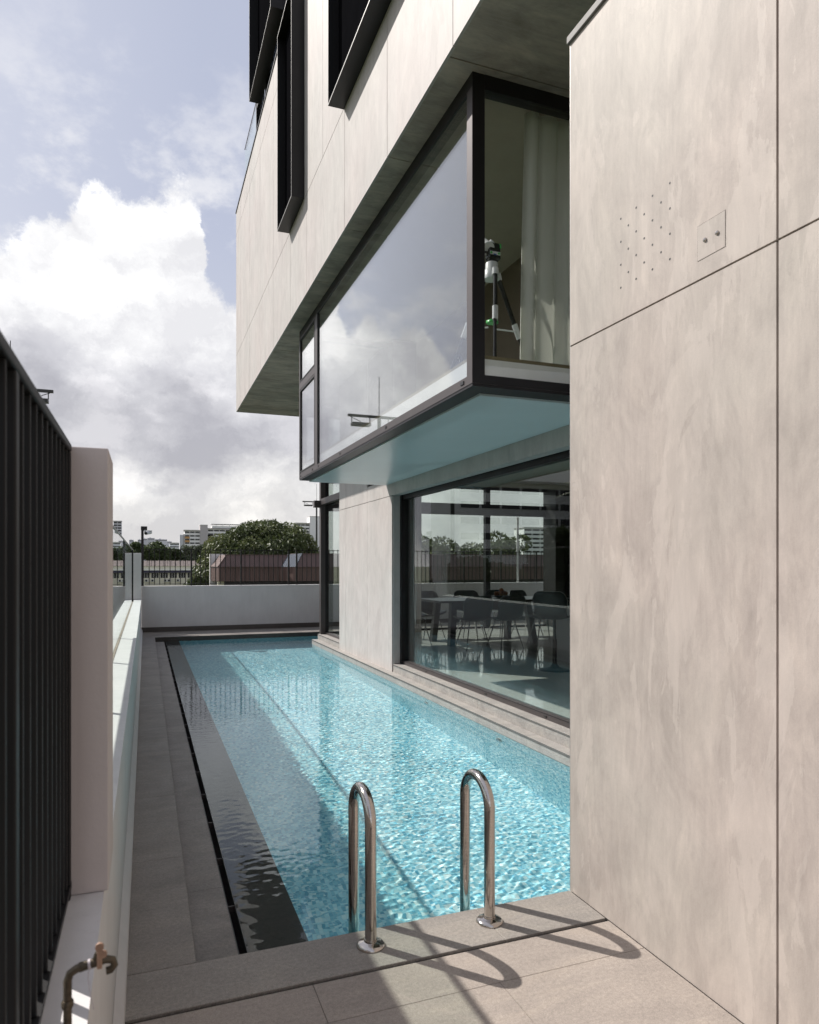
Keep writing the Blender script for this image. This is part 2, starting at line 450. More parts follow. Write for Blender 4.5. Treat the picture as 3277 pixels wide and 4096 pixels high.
class MB:
    def __init__(s):
        s.v = []
        s.f = []
        s.sm = []

    def poly(s, pts, faces, smooth=False):
        o = len(s.v)
        s.v += [tuple(p) for p in pts]
        for f in faces:
            s.f.append(tuple(o + i for i in f))
            s.sm.append(smooth)
        return s

    def box(s, x0, x1, y0, y1, z0, z1):
        if x0 > x1: x0, x1 = x1, x0
        if y0 > y1: y0, y1 = y1, y0
        if z0 > z1: z0, z1 = z1, z0
        p = [(x0, y0, z0), (x1, y0, z0), (x1, y1, z0), (x0, y1, z0), (x0, y0, z1), (x1, y0, z1), (x1, y1, z1), (x0, y1, z1)]
        return s.poly(p, [(0, 3, 2, 1), (4, 5, 6, 7), (0, 1, 5, 4), (1, 2, 6, 5), (2, 3, 7, 6), (3, 0, 4, 7)])

    def prism(s, pts, axis, a, b):
        """polygon pts in the two other axes, extruded from a to b along axis"""
        n = len(pts)
        def mk(t, p):
            q = list(p)
            q.insert(axis, t)
            return tuple(q)
        v = [mk(a, p) for p in pts] + [mk(b, p) for p in pts]
        f = [tuple(range(n - 1, -1, -1)), tuple(range(n, 2 * n))] + [(i, (i + 1) % n, n + (i + 1) % n, n + i) for i in range(n)]
        return s.poly(v, f)

    def tube(s, path, r, seg=12, caps=True):
        path = [Vector(p) for p in path]
        n = len(path)
        rs = r if isinstance(r, (list, tuple)) else [r] * n
        up = None
        rings = []
        for i, p in enumerate(path):
            d = (path[min(i + 1, n - 1)] - path[max(i - 1, 0)]).normalized()
            if up is None:
                up = Vector((0, 0, 1)) if abs(d.z) < 0.9 else Vector((1, 0, 0))
            a = d.cross(up).normalized()
            b = d.cross(a).normalized()
            up = a.cross(d).normalized() if False else up
            # parallel transport
            if i:
                a = (pa - d * pa.dot(d)).normalized()
                b = d.cross(a).normalized()
            pa = a
            rings.append([p + a * math.cos(2 * math.pi * k / seg) * rs[i] + b * math.sin(2 * math.pi * k / seg) * rs[i] for k in range(seg)])
        v = [q for rg in rings for q in rg]
        f = []
        for i in range(n - 1):
            for k in range(seg):
                f.append((i * seg + k, i * seg + (k + 1) % seg, (i + 1) * seg + (k + 1) % seg, (i + 1) * seg + k))
        s.poly(v, f, True)
        if caps:
            s.poly(rings[0], [tuple(range(seg))])
            s.poly(rings[-1], [tuple(range(seg - 1, -1, -1))])
        return s

    def lathe(s, c, prof, seg=24, axis=(0, 0, 1)):
        """profile of (radius, height) turned about an axis through c"""
        ax = Vector(axis).normalized()
        a = ax.orthogonal().normalized()
        b = ax.cross(a)
        c = Vector(c)
        v = []
        for r, h in prof:
            for k in range(seg):
                t = 2 * math.pi * k / seg
                v.append(c + ax * h + (a * math.cos(t) + b * math.sin(t)) * r)
        f = []
        for i in range(len(prof) - 1):
            for k in range(seg):
                f.append((i * seg + k, i * seg + (k + 1) % seg, (i + 1) * seg + (k + 1) % seg, (i + 1) * seg + k))
        s.poly(v, f, True)
        n = len(prof)
        s.poly(v[:seg], [tuple(range(seg - 1, -1, -1))])
        s.poly(v[-seg:], [tuple(range(seg))])
        return s

    def build(s, name, m, parent=None, origin=None, bevel=0.0):
        if parent is not None:
            o = ORG[parent.name]
        else:
            o = Vector(origin or (0, 0, 0))
        me = bpy.data.meshes.new(name)
        me.from_pydata([(p[0] - o[0], p[1] - o[1], p[2] - o[2]) for p in s.v], [], s.f)
        me.validate()
        me.materials.append(M[m])
        bm = bmesh.new()
        bm.from_mesh(me)
        bmesh.ops.recalc_face_normals(bm, faces=bm.faces)
        bm.to_mesh(me)
        bm.free()
        for p, sm in zip(me.polygons, s.sm):
            p.use_smooth = sm
        ob = bpy.data.objects.new(name, me)
        COL.objects.link(ob)
        if parent is not None:
            ob.parent = parent
        else:
            ob.location = o
        ORG[ob.name] = o
        if bevel:
            bv = ob.modifiers.new("bevel", 'BEVEL')
            bv.width = bevel
            bv.segments = 2
            bv.limit_method = 'ANGLE'
        return ob


def tag(o, label, cat, group=None, kind=None):
    if label: o['label'] = label
    if cat: o['category'] = cat
    if group: o['group'] = group
    if kind: o['kind'] = kind
    return o


def thing(name, loc, label, cat, group=None, rz=0.0):
    e = bpy.data.objects.new(name, None)
    e.empty_display_size = 0.2
    COL.objects.link(e)
    e.location = loc
    e.rotation_euler = (0, 0, rz)
    ORG[e.name] = Vector(loc)
    return tag(e, label, cat, group)


def struct(ob):
    ob['kind'] = 'structure'
    return ob


def copy_tree(o, parent=None):
    c = o.copy()
    COL.objects.link(c)
    if parent is not None:
        c.parent = parent
    for ch in list(o.children):
        copy_tree(ch, c)
    return c


def B(*a):
    return MB().box(*a)


# ================================================================ GROUND AND POOL DECK
struct(B(-1500, 1500, -400, 2500, -6.5, -6.0).build('ground', 'ground_grass'))
struct(B(-60, 80, 60, 72, -6.0, -5.99).build('road', 'asphalt'))

# podium carries the deck, with a hole for the pool
pod = MB()
pod.box(-0.55, 0.20, -4, 18.6, -6.0, -0.16)
pod.box(0.20, 14, -4, 2.99, -6.0, -0.16)
pod.box(0.20, 14, 16.90, 18.6, -6.0, -0.16)
pod.box(0.20, 0.70, 2.99, 16.90, -6.0, -1.35)
pod.box(3.52, 14, 2.99, 15.2, -6.0, -0.16)
pod.box(4.66, 14, 15.2, 16.90, -6.0, -0.16)
pod.box(0.70, 4.66, 2.99, 16.90, -6.0, -1.42)
struct(pod.build('podium', 'joint_dark'))

bed = MB()
bed.box(-0.12, 2.30, -4, 2.99, -0.155, -0.012)
bed.box(-0.12, 0.185, 2.99, 16.84, -0.155, -0.012)
bed.box(-0.12, 14, 16.86, 18.2, -0.155, -0.012)
bed.box(4.72, 14, 15.3, 16.86, -0.155, -0.012)
struct(bed.build('deck_bed', 'joint_dark'))

tl = MB()
# paving slabs in front of the coping, 3 mm joints
rows = [(2.452, 2.695, [-0.118, 0.614, 2.008]), (1.75, 2.449, [-0.118, 1.308, 2.008]), (1.05, 1.747, [-0.118, 0.614, 2.008]), (0.35, 1.047, [-0.118, 1.308, 2.008]), (-0.4, 0.347, [-0.118, 0.614, 2.008]), (-4, -0.403, [-0.118, 1.308, 2.008])]
for y0, y1, xs in rows:
    for a, b in zip(xs, xs[1:]):
        tl.box(a + 0.0012, b - 0.0012, y0, y1, -0.012, 0.0)
struct(tl.build('paving', 'stone_floor'))

cp = MB()
xs = [-0.118, 1.48, 2.01]
for a, b in zip(xs, xs[1:]):
    cp.box(a + 0.0007, b - 0.0007, 2.722, 3.018, -0.035, 0.0)
cp.box(2.0107, 3.52, 3.0, 3.018, -0.035, 0.0)
struct(cp.build('pool_coping', 'granite_coping', bevel=0.003))

dk = MB()
ys = [3.02, 4.15, 5.28, 6.41, 7.54, 8.67, 9.80, 10.93, 12.06, 13.19, 14.32, 15.45, 16.58]
for a, b in zip(ys, ys[1:]):
    dk.box(-0.118, 0.196, a + 0.0004, b - 0.0004, -0.05, 0.0)
dk.box(-0.118, 0.196, 16.581, 16.818, -0.05, 0.0)
xs = [-0.118, 1.1, 2.3, 3.5, 4.7, 5.9, 7.1, 8.3, 9.5, 10.7, 12, 13.9]
for a, b in zip(xs, xs[1:]):
    dk.box(a + 0.001, b - 0.001, 16.845, 17.50, -0.05, 0.0)
    dk.box(a + 0.001, b - 0.001, 17.503, 18.195, -0.05, 0.0)
dk.box(4.70, 13.9, 15.17, 16.843, -0.05, 0.0)
struct(dk.build('walkway', 'granite_deck', bevel=0.003))

tr = MB()
ys2 = [3.02, 3.9, 5.0, 6.1, 7.2, 8.3, 9.4, 10.5, 11.6, 12.7, 13.8, 14.9, 16.0, 16.82]
for a, b in zip(ys2, ys2[1:]):
    tr.box(0.200, 0.392, a + 0.0006, b - 0.0006, -0.16, -0.10)
struct(tr.build('overflow_tread', 'granite_deck', bevel=0.002))

ch = MB()
ch.box(0.200, 0.70, 3.02, 16.82, -1.35, -0.26)
ch.box(0.431, 0.712, 3.02, 16.85, -0.26, -0.118)
y = 3.05
while y < 16.8:
    ch.box(0.392, 0.431, y, y + 0.006, -0.14, -0.103)
    y += 0.62
struct(ch.build('overflow_lip', 'granite_black'))

fc_ = MB()
fc_.box(0.175, 4.70, 16.82, 16.845, -0.5, 0.0)
fc_.box(4.66, 4.70, 15.17, 16.82, -0.5, 0.0)
fc_.box(0.200, 0.712, 16.805, 16.82, -0.3, -0.06)
struct(fc_.build('pool_edge_face', 'granite_black'))

basin = MB()
basin.box(0.7, 4.66, 3.0, 16.87, -1.40, -1.3125)
basin.box(0.7121, 0.7125, 3.018, 16.82, -1.31, -0.1185)
basin.box(3.4375, 3.52, 3.018, 15.16, -1.31, -0.125)
basin.box(0.7125, 3.4375, 3.0, 3.0125, -1.31, -0.036)
basin.box(3.52, 4.66, 15.14, 15.1625, -1.31, -0.125)
basin_top = MB()
basin_top.box(3.52, 4.66, 15.14, 15.163, -0.1245, -0.001)
struct(basin_top.build('pool_edge_face', 'granite_black'))
basin.box(0.7125, 4.66, 16.8125, 16.819, -1.31, -0.115)
basin.box(4.6375, 4.66, 15.16, 16.81, -1.31, -0.115)
pb = struct(basin.build('pool_basin', 'pool_mosaic'))

# water surface, rippled
nx, ny = 300, 1100
X0, X1, Y0, Y1 = 0.430, 3.4372, 3.0130, 16.815
rg = np.random.default_rng(3)
xs = np.linspace(X0, X1, nx)
ys_ = np.linspace(Y0, Y1, ny)
GX, GY = np.meshgrid(xs, ys_)
Z = np.zeros_like(GX)
WAVE = 0.00041
for i in range(60):
    lam = 0.030 * (1.032 ** i)
    th = rg.normal(math.pi / 2 - 0.12, 0.42)
    k = 2 * math.pi / lam
    ph = rg.uniform(0, 6.28)
    wob = 1.6 * np.sin(GX * rg.uniform(0.8, 3.5) + GY * rg.uniform(0.5, 3.0) + ph * 1.7)
    env = 0.6 + 0.4 * np.sin(GX * rg.uniform(0.5, 4) + GY * rg.uniform(0.5, 4) + ph)
    Z += WAVE * (lam ** 0.9 if lam < 0.11 else 0.35 * lam ** 0.9) * env * np.sin(k * (GX * math.cos(th) + GY * math.sin(th)) + ph + wob)
Z *= 1 + 0.9 * np.exp(-((GX - 0.5) / 0.4) ** 2)
Z *= 1 + 0.25 * np.clip((GY - 7) / 5, 0, 1)
Z[:, 0] = 0
wv = np.stack([GX.ravel(), GY.ravel(), (Z - 0.1).ravel()], 1)
idx = np.arange(nx * ny).reshape(ny, nx)
wf = np.stack([idx[:-1, :-1].ravel(), idx[:-1, 1:].ravel(), idx[1:, 1:].ravel(), idx[1:, :-1].ravel()], 1)
me = bpy.data.meshes.new('water')
nv0 = len(wv)
extra = []
me.from_pydata(wv.tolist(), [], wf.tolist())
me.materials.append(M['pool_water'])
me.polygons.foreach_set('use_smooth', [True] * len(me.polygons))
water = bpy.data.objects.new('water', me)
COL.objects.link(water)
struct(water)
sl = MB()
sl.box(0.3895, 0.3925, 3.02, 16.80, -0.14, -0.098)
sl.box(0.4275, 0.4305, 3.02, 16.80, -0.14, -0.096)
struct(sl.build('channel_edge', 'lamp_metal'))
# small bay of water round the corner of the house
me2 = bpy.data.meshes.new('water_bay')
nb = 60
v2, f2 = [], []
for j in range(nb):
    for i in range(nb):
        xx = 3.4376 + (4.6370 - 3.4376) * i / (nb - 1)
        yy = 15.163 + (16.811 - 15.163) * j / (nb - 1)
        v2.append((xx, yy, -0.1 + 0.0012 * math.sin(xx * 31 + yy * 22) * math.sin(yy * 40)))
for j in range(nb - 1):
    for i in range(nb - 1):
        a = j * nb + i
        f2.append((a, a + 1, a + nb + 1, a + nb))
me2.from_pydata(v2, [], f2)
me2.materials.append(M['pool_water'])
me2.polygons.foreach_set('use_smooth', [True] * len(me2.polygons))
bay_w = bpy.data.objects.new('water', me2)
COL.objects.link(bay_w)
struct(bay_w)
try:
    water.cycles.is_caustics_caster = True
    bay_w.cycles.is_caustics_caster = True
    pb.cycles.is_caustics_receiver = True
    sun_d.cycles.is_caustics_light = True
except Exception as e_:
    print('caustics flags', e_)

# stone steps on the house side of the pool
st = MB()
ys = [3.02, 5.9, 8.8, 11.7, 14.3, 15.19]
for a, b in zip(ys, ys[1:]):
    st.box(3.434, 3.60, a + 0.001, b - 0.001, -0.026, 0.0)
    st.box(3.4374, 3.60, a + 0.001, b - 0.001, -0.1245, -0.0265)
struct(st.build('lower_step', 'granite_step', bevel=0.002))
st = MB()
for a, b in ((4.4, 7.2), (7.2, 10.12), (13.26, 15.14)):
    st.box(3.560, 3.80, a + 0.001, b - 0.001, 0.0, 0.100)
    st.box(3.556, 3.80, a + 0.001, b - 0.001, 0.101, 0.121)
struct(st.build('upper_step', 'granite_step', bevel=0.002))

ns = MB()
ys = [3.02, 5.9, 8.8, 11.7, 14.3, 15.19]
for a, b in zip(ys, ys[1:]):
    ns.box(3.4325, 3.4338, a + 0.0015, b - 0.0015, -0.024, -0.002)
for a, b in ((4.4, 7.2), (7.2, 10.12), (13.26, 15.14)):
    ns.box(3.5545, 3.5558, a + 0.0015, b - 0.0015, 0.1025, 0.1195)
struct(ns.build('step_nosing', 'granite_nosing'))
for yy, lb in ((8.46, 'round pool light farther from the camera, under the far half of the big window'), (6.45, 'round pool light nearer the camera, beside the near half of the big window')):
    pl = thing('pool_light', (3.43, yy, -0.36), lb, 'pool light', 'underwater lights in the pool wall')
    MB().lathe((3.437, yy, -0.36), [(0.055, 0), (0.055, 0.012), (0.045, 0.016)], 24, (-1, 0, 0)).build('trim_ring', 'steel', pl)
    MB().lathe((3.421, yy, -0.36), [(0.04, 0), (0.034, 0.004)], 24, (-1, 0, 0)).build('lens', 'frosted_glass', pl)

# ================================================================ HANDRAILS
def handrail(x, label):
    t = thing('handrail', (x, 2.885, 0), label, 'handrail', 'steel handrails at the pool edge')
    path = [(x, 2.885, 0.0), (x, 2.885, 0.2), (x, 2.885, 0.40), (x, 2.885, 0.515)]
    cy, cz, r = 3.017, 0.515, 0.132
    for k in range(1, 20):
        a = math.pi * k / 20
        path.append((x, cy - r * math.cos(a), cz + r * 0.95 * math.sin(a)))
    path += [(x, 3.149, 0.515), (x, 3.149, 0.2), (x, 3.149, -0.1), (x, 3.149, -0.9)]
    MB().tube(path, 0.0255, 24).build('rail', 'steel', t)
    MB().lathe((x, 2.885, 0.0), [(0.062, 0.0), (0.062, 0.006), (0.055, 0.013), (0.040, 0.018), (0.030, 0.022)], 40).build('base_flange', 'steel', t)
    MB().tube([(x, 2.885, 0.020), (x, 2.885, 0.030)], 0.029, 24).build('collar', 'steel', t)
    return t


handrail(0.912, 'left steel handrail, nearer the black overflow strip of the pool')
handrail(1.487, 'right steel handrail, nearer the stone clad wall')

# ================================================================ LEFT PARAPET, GLASS, PILLARS, FENCE
pw = thing('parapet_wall', (-0.3, 8, 0), 'low white parapet wall with a wide flat ledge along the left walkway', 'wall')
B(-0.50, -0.105, -1.0, 18.19, -0.16, 0.80).build('wall', 'white_paint', pw, bevel=0.006)
B(-0.51, -0.100, -1.0, 18.19, 0.8001, 0.81).build('ledge', 'white_paint', pw)
MB().prism([(-0.104, 0.0), (-0.070, 0.0), (-0.072, 0.05), (-0.104, 0.11)], 1, -1.0, 18.19).build('skirting', 'white_paint', pw)
B(-0.305, -0.268, 2.3, 18.0, 0.8105, 0.815).build('sealant_strip', 'caulk', pw)

gb = thing('glass_balustrade', (-0.29, 10, 0.815), 'frameless glass balustrade with a slim metal top rail on the parapet', 'balustrade')
yy = 2.32
while yy < 17.5:
    B(-0.292, -0.280, yy, min(yy + 1.54, 17.95), 0.816, 1.985).build('glass_panel', 'balustrade_glass', gb)
    yy += 1.56
B(-0.298, -0.274, 2.30, 17.97, 1.985, 2.008).build('top_rail', 'edge_trim', gb, bevel=0.004)
B(-0.31, -0.262, 17.0, 17.04, 0.812, 1.984).build('post', 'black_frame', gb)

tag(B(-0.50, -0.090, 1.955, 2.225, 0.811, 1.950).build('white_pillar', 'pillar_paint', None, (-0.3, 2.1, 0.81), bevel=0.003), 'tall white rendered pillar at the end of the black slatted fence', 'pillar')
cpz = MB()
cpz.box(-0.46, -0.300, 17.98, 18.19, 0.811, 1.93).box(-0.283, -0.100, 17.98, 18.19, 0.811, 1.93).box(-0.300, -0.283, 18.0, 18.19, 0.811, 1.92)
tag(cpz.build('corner_pillar', 'white_paint', None, (-0.28, 18.1, 0.81), bevel=0.012), 'short white corner pillar beside the camera post at the far corner', 'pillar')

lf = thing('louvre_fence', (-0.2, 1.2, 0.81), 'tall black metal fence of upright fins in the left foreground', 'fence')
B(-0.225, -0.175, 0.02, 1.952, 1.935, 1.955).build('top_rail', 'fence_metal', lf, bevel=0.004)
B(-0.225, -0.175, 0.02, 1.952, 0.835, 0.85).build('bottom_rail', 'fence_metal', lf)
y = 0.07
k = 0
while y < 1.92:
    if abs(y - 1.165) < 0.03:
        B(-0.224, -0.176, 1.150, 1.180, 0.811, 1.9345).build('post', 'fence_metal', lf, bevel=0.003)
    else:
        B(-0.205, -0.180, y, y + 0.009, 0.8505, 1.9345).build('fin', 'fence_metal', lf, bevel=0.002)
    y += 0.073
B(-0.224, -0.176, 1.925, 1.953, 0.811, 1.9345).build('post', 'fence_metal', lf, bevel=0.003)

ps = thing('added_shade_panel', (-0.82, 6, -6), 'added white panel on slim posts outside the parapet, out of view, to shade the deck', 'panel')  # added unseen panel that casts the shadow on deck and pool
B(-0.835, -0.805, 2.75, 9.4, 1.78, 2.36).build('panel', 'white_paint', ps, bevel=0.003)
for yy in (2.9, 5.0, 7.1, 9.2):
    B(-0.830, -0.810, yy, yy + 0.03, -6.0, 1.7795).build('post', 'black_frame', ps)

# stand pipe tap on the ledge
tp = thing('garden_tap', (-0.12, 1.3, 0.81), 'small weathered brass tap on an upright pipe on the ledge', 'tap')
px, py = -0.123, 1.30
MB().tube([(px, py, 0.811), (px, py, 0.950), (px + 0.004, py, 0.962), (px + 0.014, py, 0.968), (px + 0.020, py, 0.969)], 0.0068, 16).build('pipe', 'bronze_pipe', tp)
MB().lathe((px, py, 0.905), [(0.0085, 0), (0.0098, 0.004), (0.0098, 0.010), (0.0082, 0.013)], 16).build('pipe_coupling', 'bronze_pipe', tp)
MB().tube([(px + 0.018, py, 0.969), (px + 0.030, py, 0.971), (px + 0.046, py, 0.973), (px + 0.060, py, 0.975), (px + 0.070, py, 0.972), (px + 0.073, py, 0.963), (px + 0.067, py, 0.956), (px + 0.060, py, 0.955)],
          [0.0080, 0.0074, 0.0074, 0.0068, 0.0064, 0.0062, 0.0064, 0.0066], 16).build('spout', 'bronze_pipe', tp)
MB().lathe((px + 0.046, py, 0.976), [(0.0062, 0), (0.0075, 0.004), (0.0055, 0.010), (0.004, 0.014)], 16).build('valve_stem', 'bronze_pipe', tp)
hd = MB()
hd.box(px + 0.046, px + 0.054, py - 0.013, py - 0.008, 0.966, 1.004)
hd.lathe((px + 0.050, py - 0.008, 1.003), [(0.007, 0), (0.007, 0.005)], 16, (0, -1, 0))
hd.lathe((px + 0.056, py - 0.008, 0.990), [(0.006, 0), (0.006, 0.005)], 16, (0, -1, 0))
hd.build('handle', 'tap_handle', tp, bevel=0.0015)
tie = MB()
tie.tube([(px + 0.032, py, 0.971), (px + 0.036, py, 0.9715)], 0.0085, 16)
tie.tube([(px + 0.033, py - 0.006, 0.964), (px + 0.032, py - 0.009, 0.955), (px + 0.034, py - 0.009, 0.935), (px + 0.038, py - 0.008, 0.913), (px + 0.041, py - 0.008, 0.898)], 0.0009, 6)
tie.build('cable_tie', 'plastic_tie', tp)

# ================================================================ FAR BOUNDARY
bw = thing('boundary_wall', (6, 18.3, 0), 'low white boundary wall with dark skirting across the far end of the pool', 'wall')
B(-0.105, 13.9, 18.2, 18.42, -0.1, 1.125).build('wall', 'white_paint', bw, bevel=0.005)
B(-0.104, 13.9, 18.186, 18.199, 0.0005, 0.118).build('skirting', 'skirting_stone', bw)


def railing(x0, x1, posts, label, group='metal railings on the boundary wall'):
    t = thing('metal_railing', ((x0 + x1) / 2, 18.29, 1.125), label, 'railing', group)
    B(x0, x1, 18.272, 18.302, 2.018, 2.034).build('top_rail', 'rail_metal', t)
    B(x0, x1, 18.275, 18.299, 1.168, 1.180).build('bottom_rail', 'rail_metal', t)
    for p in posts:
        B(p - 0.019, p + 0.019, 18.268, 18.306, 1.1255, 2.05).build('post', 'rail_metal', t)
    b0 = None
    x = x0 + 0.10
    while x < x1 - 0.05:
        if min([abs(x - p) for p in posts]) > 0.05:
            if b0 is None:
                b0 = MB().tube([(x, 18.287, 1.155), (x, 18.287, 2.055)], 0.0105, 6).build('baluster', 'rail_metal', t)
                bx = x
            else:
                c = b0.copy()
                COL.objects.link(c)
                c.parent = t
                c.location = (x - bx, 0, 0)
        x += 0.1215
    return t


railing(-0.02, 3.60, [1.07, 2.29, 3.52], 'black metal railing left of the house corner, on the far white wall')
railing(3.66, 13.8, [3.73, 4.95, 6.2, 7.4, 8.6, 9.8, 11.0, 12.2, 13.4], 'black metal railing seen through the glass of the dining room')

cpst = thing('camera_post', (-0.05, 18.29, 1.125), 'square black post rising above the far corner of the boundary wall', 'post')
B(-0.105, -0.045, 18.25, 18.31, 1.1255, 2.50).build('post', 'black_frame', cpst)
B(-0.112, 0.035, 18.24, 18.34, 2.50, 2.59).build('junction_box', 'black_frame', cpst, bevel=0.005)
sc = thing('security_camera', (0.01, 18.24, 2.45), 'white bullet security camera hanging under the box on the post', 'security camera')
MB().lathe((-0.015, 18.28, 2.50), [(0.035, 0), (0.035, -0.012), (0.018, -0.03), (0.014, -0.05)], 20).build('mount', 'cctv_white', sc)
MB().tube([(0.115, 18.38, 2.452), (0.02, 18.25, 2.425), (0.005, 18.225, 2.42)], 0.042, 20).build('body', 'cctv_white', sc)
MB().tube([(0.003, 18.222, 2.42), (-0.004, 18.212, 2.418)], 0.038, 20).build('lens', 'black_plastic', sc)
B(0.02, 0.15, 18.30, 18.42, 2.485, 2.493).build('sunshade', 'cctv_white', sc)

# ================================================================ STONE CLAD WALL (right foreground)
sw = thing('stone_wall', (2.15, 0, 0), 'tall beige stone clad wall filling the right foreground', 'wall')
B(2.030, 2.34, -3.5, 3.005, 0.0, 4.29).build('core', 'joint_dark', sw)
cl = MB()
for (y0, y1) in ((-3.5, -1.951), (-1.939, -0.705), (-0.693, 0.541), (0.553, 1.7725), (1.7825, 3.0155)):
    cl.box(2.012, 2.0295, y0, y1, 0.0, 2.7515)
    cl.box(2.012, 2.0295, y0, y1, 2.7595, 4.287)
cl.build('cladding', 'stone_cladding_wall', sw)
B(2.0135, 2.34, 3.0160, 3.022, 0.0, 4.287).build('corner_trim', 'edge_trim', sw)
B(1.998, 2.35, -3.5, 3.028, 4.290, 4.326).build('cap', 'cap_metal', sw, bevel=0.002)
ip = thing('intercom_plate', (2.012, 2.074, 2.83), 'square stone access plate fixed with two bolts beside the punched holes', 'access plate')
fr_ = MB()
for a in ((2.0045, 2.1435, 2.9665, 2.9674), (2.0045, 2.1435, 2.8296, 2.8305), (2.0036, 2.0045, 2.8296, 2.9674), (2.1435, 2.1444, 2.8296, 2.9674)):
    fr_.box(2.0116, 2.0119, a[0], a[1], a[2], a[3])
fr_.build('joint', 'joint_dark', ip)
B(2.0105, 2.0116, 2.0055, 2.1425, 2.8315, 2.9655).build('plate', 'stone_cladding_wall', ip)
for yb in (2.104, 2.043):
    MB().lathe((2.0104, yb, 2.898), [(0.0080, 0), (0.0080, 0.004), (0.006, 0.0065), (0.003, 0.0075)], 16, (-1, 0, 0)).build('bolt', 'steel', ip)
sg = thing('speaker_grille', (2.012, 2.45, 2.9), 'group of small punched holes in rows on the stone wall', 'grille')
first = None
for i in range(7):
    for j in range(4):
        if i % 2 == 1 and j == 3:
            continue
        yy = 2.614 - i * 0.05265
        zz = 2.904 + j * 0.104 + (0.0505 if i % 2 else 0)
        if first is None:
            first = MB().lathe((2.0119, yy, zz), [(0.0050, 0), (0.0050, 0.0006)], 14, (-1, 0, 0)).build('hole', 'gasket', sg)
            fy, fz = yy, zz
        else:
            c = first.copy()
            COL.objects.link(c)
            c.parent = sg
            c.location = (0, yy - fy, zz - fz)

# ================================================================ HOUSE
H = thing('house', (5, 8, 0), 'modern stone clad house with a projecting glass bay over the pool', 'house')
# upper storey cladding
ZB, ZT = 5.153, 9.70
fac = MB()
jl = [-2.0, -1.2, 0.175, 1.55, 2.925, 4.30, 5.67, 7.04, 8.89, 9.96, 11.39, 12.79, 14.18, 15.55, 16.36]
jm = [-2.0, -1.2, 0.175, 1.55, 2.925, 4.30, 5.67, 8.00, 10.03, 11.39, 12.79, 14.18, 15.55, 16.36]
for js, z0, z1 in ((jl, ZB, 6.421), (jm, 6.431, 9.170), (jl, 9.180, ZT)):
    for a, b in zip(js, js[1:]):
        fac.box(1.94, 1.962, a + 0.0045, b - 0.0045, z0 + 0.0, z1)
fac.box(1.9625, 12, 16.34, 16.362, ZB, ZT)
fac.build('cladding', 'stone_cladding', H)
B(1.9625, 12, -2, 16.338, ZB + 0.02, ZT - 0.05).build('upper_storey', 'joint_dark', H)
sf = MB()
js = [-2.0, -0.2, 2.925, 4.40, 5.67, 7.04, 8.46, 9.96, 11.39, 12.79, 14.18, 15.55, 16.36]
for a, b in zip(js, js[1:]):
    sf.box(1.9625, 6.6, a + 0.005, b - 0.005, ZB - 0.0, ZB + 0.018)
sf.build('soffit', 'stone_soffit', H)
B(1.925, 12, -2, 16.375, ZT, ZT + 0.03).build('parapet_cap', 'black_frame', H)
# penthouse wall behind the terrace glass
B(2.35, 12, -2, 13.4, ZT + 0.031, 13.5).build('penthouse_wall', 'block_grey', H)
for (a, b) in ((7.0, 8.8), (8.82, 10.6), (10.62, 12.29), (12.31, 13.40)):
    B(2.02, 2.035, a, b, ZT + 0.035, 10.6).build('terrace_screen', 'terrace_glass', H)
for a in (8.81, 10.61, 12.30, 13.41):
    B(1.965, 2.035, a - 0.008, a + 0.05, 9.9, 10.7).build('terrace_fin', 'black_frame', H)
B(2.02, 2.032, 13.47, 15.50, ZT + 0.033, 10.70).build('terrace_balustrade', 'balustrade_glass', H)
B(2.015, 2.037, 13.47, 15.50, 10.70, 10.715).build('balustrade_rail', 'grey_frame', H)
B(2.04, 5.0, 15.49, 15.502, ZT + 0.033, 10.70).build('terrace_balustrade', 'balustrade_glass', H)
B(1.96, 1.99, 13.15, 13.30, 10.25, 10.50).build('terrace_lamp', 'black_frame', H)


def window_box(y0, y1, z0, z1, xf=1.77, xb=1.9395):
    t = 0.012
    m = MB()
    m.box(xf, xb, y0, y0 + t, z0, z1).box(xf, xb, y1 - t, y1, z0, z1)
    m.box(xf, xb, y0 + t, y1 - t, z0, z0 + t).box(xf, xb, y0 + t, y1 - t, z1 - t, z1)
    wb = m.build('window_box', 'box_metal', H)
    e = MB()
    e.box(xf - 0.003, xf - 0.0002, y0, y0 + t, z0, z1).box(xf - 0.003, xf - 0.0002, y1 - t, y1, z0, z1)
    e.box(xf - 0.003, xf - 0.0002, y0 + t, y1 - t, z0, z0 + t).box(xf - 0.003, xf - 0.0002, y0 + t, y1 - t, z1 - t, z1)
    e.build('edge', 'edge_trim', wb)  # pale strips paint the highlight along the metal front edges
    B(xb - 0.06, xb - 0.055, y0 + t + 0.0005, y1 - t - 0.0005, z0 + t + 0.0005, z1 - t - 0.0005).build('pane', 'box_pane', wb)
    return wb


window_box(3.9, 7.065, 6.41, 9.23)
window_box(9.005, 10.04, 6.437, 9.225)
window_box(10.62, 12.95, 10.11, 13.4, 1.77, 1.985)
B(1.97, 2.02, 10.3, 13.1, 10.75, 13.5).build('window_back', 'box_pane', H)

# lower storey: column, lintel, jambs
lo = MB()
XC = 3.55
for (a, b) in ((10.152, 11.4265), (11.4325, 12.8065), (12.8125, 13.268)):
    lo.box(XC, XC + 0.02, a, b, 0.0005, 2.7115)
    lo.box(XC, XC + 0.02, a, b, 2.7205, 2.9775 if a < 10.4 else 5.150)
# lintel over the big window
yj = [4.3, 5.30, 6.45, 7.60, 8.75, 10.148]
for a, b in zip(yj, yj[1:]):
    lo.box(XC, XC + 0.02, a + 0.003, b - 0.003, 2.7205, 2.975)
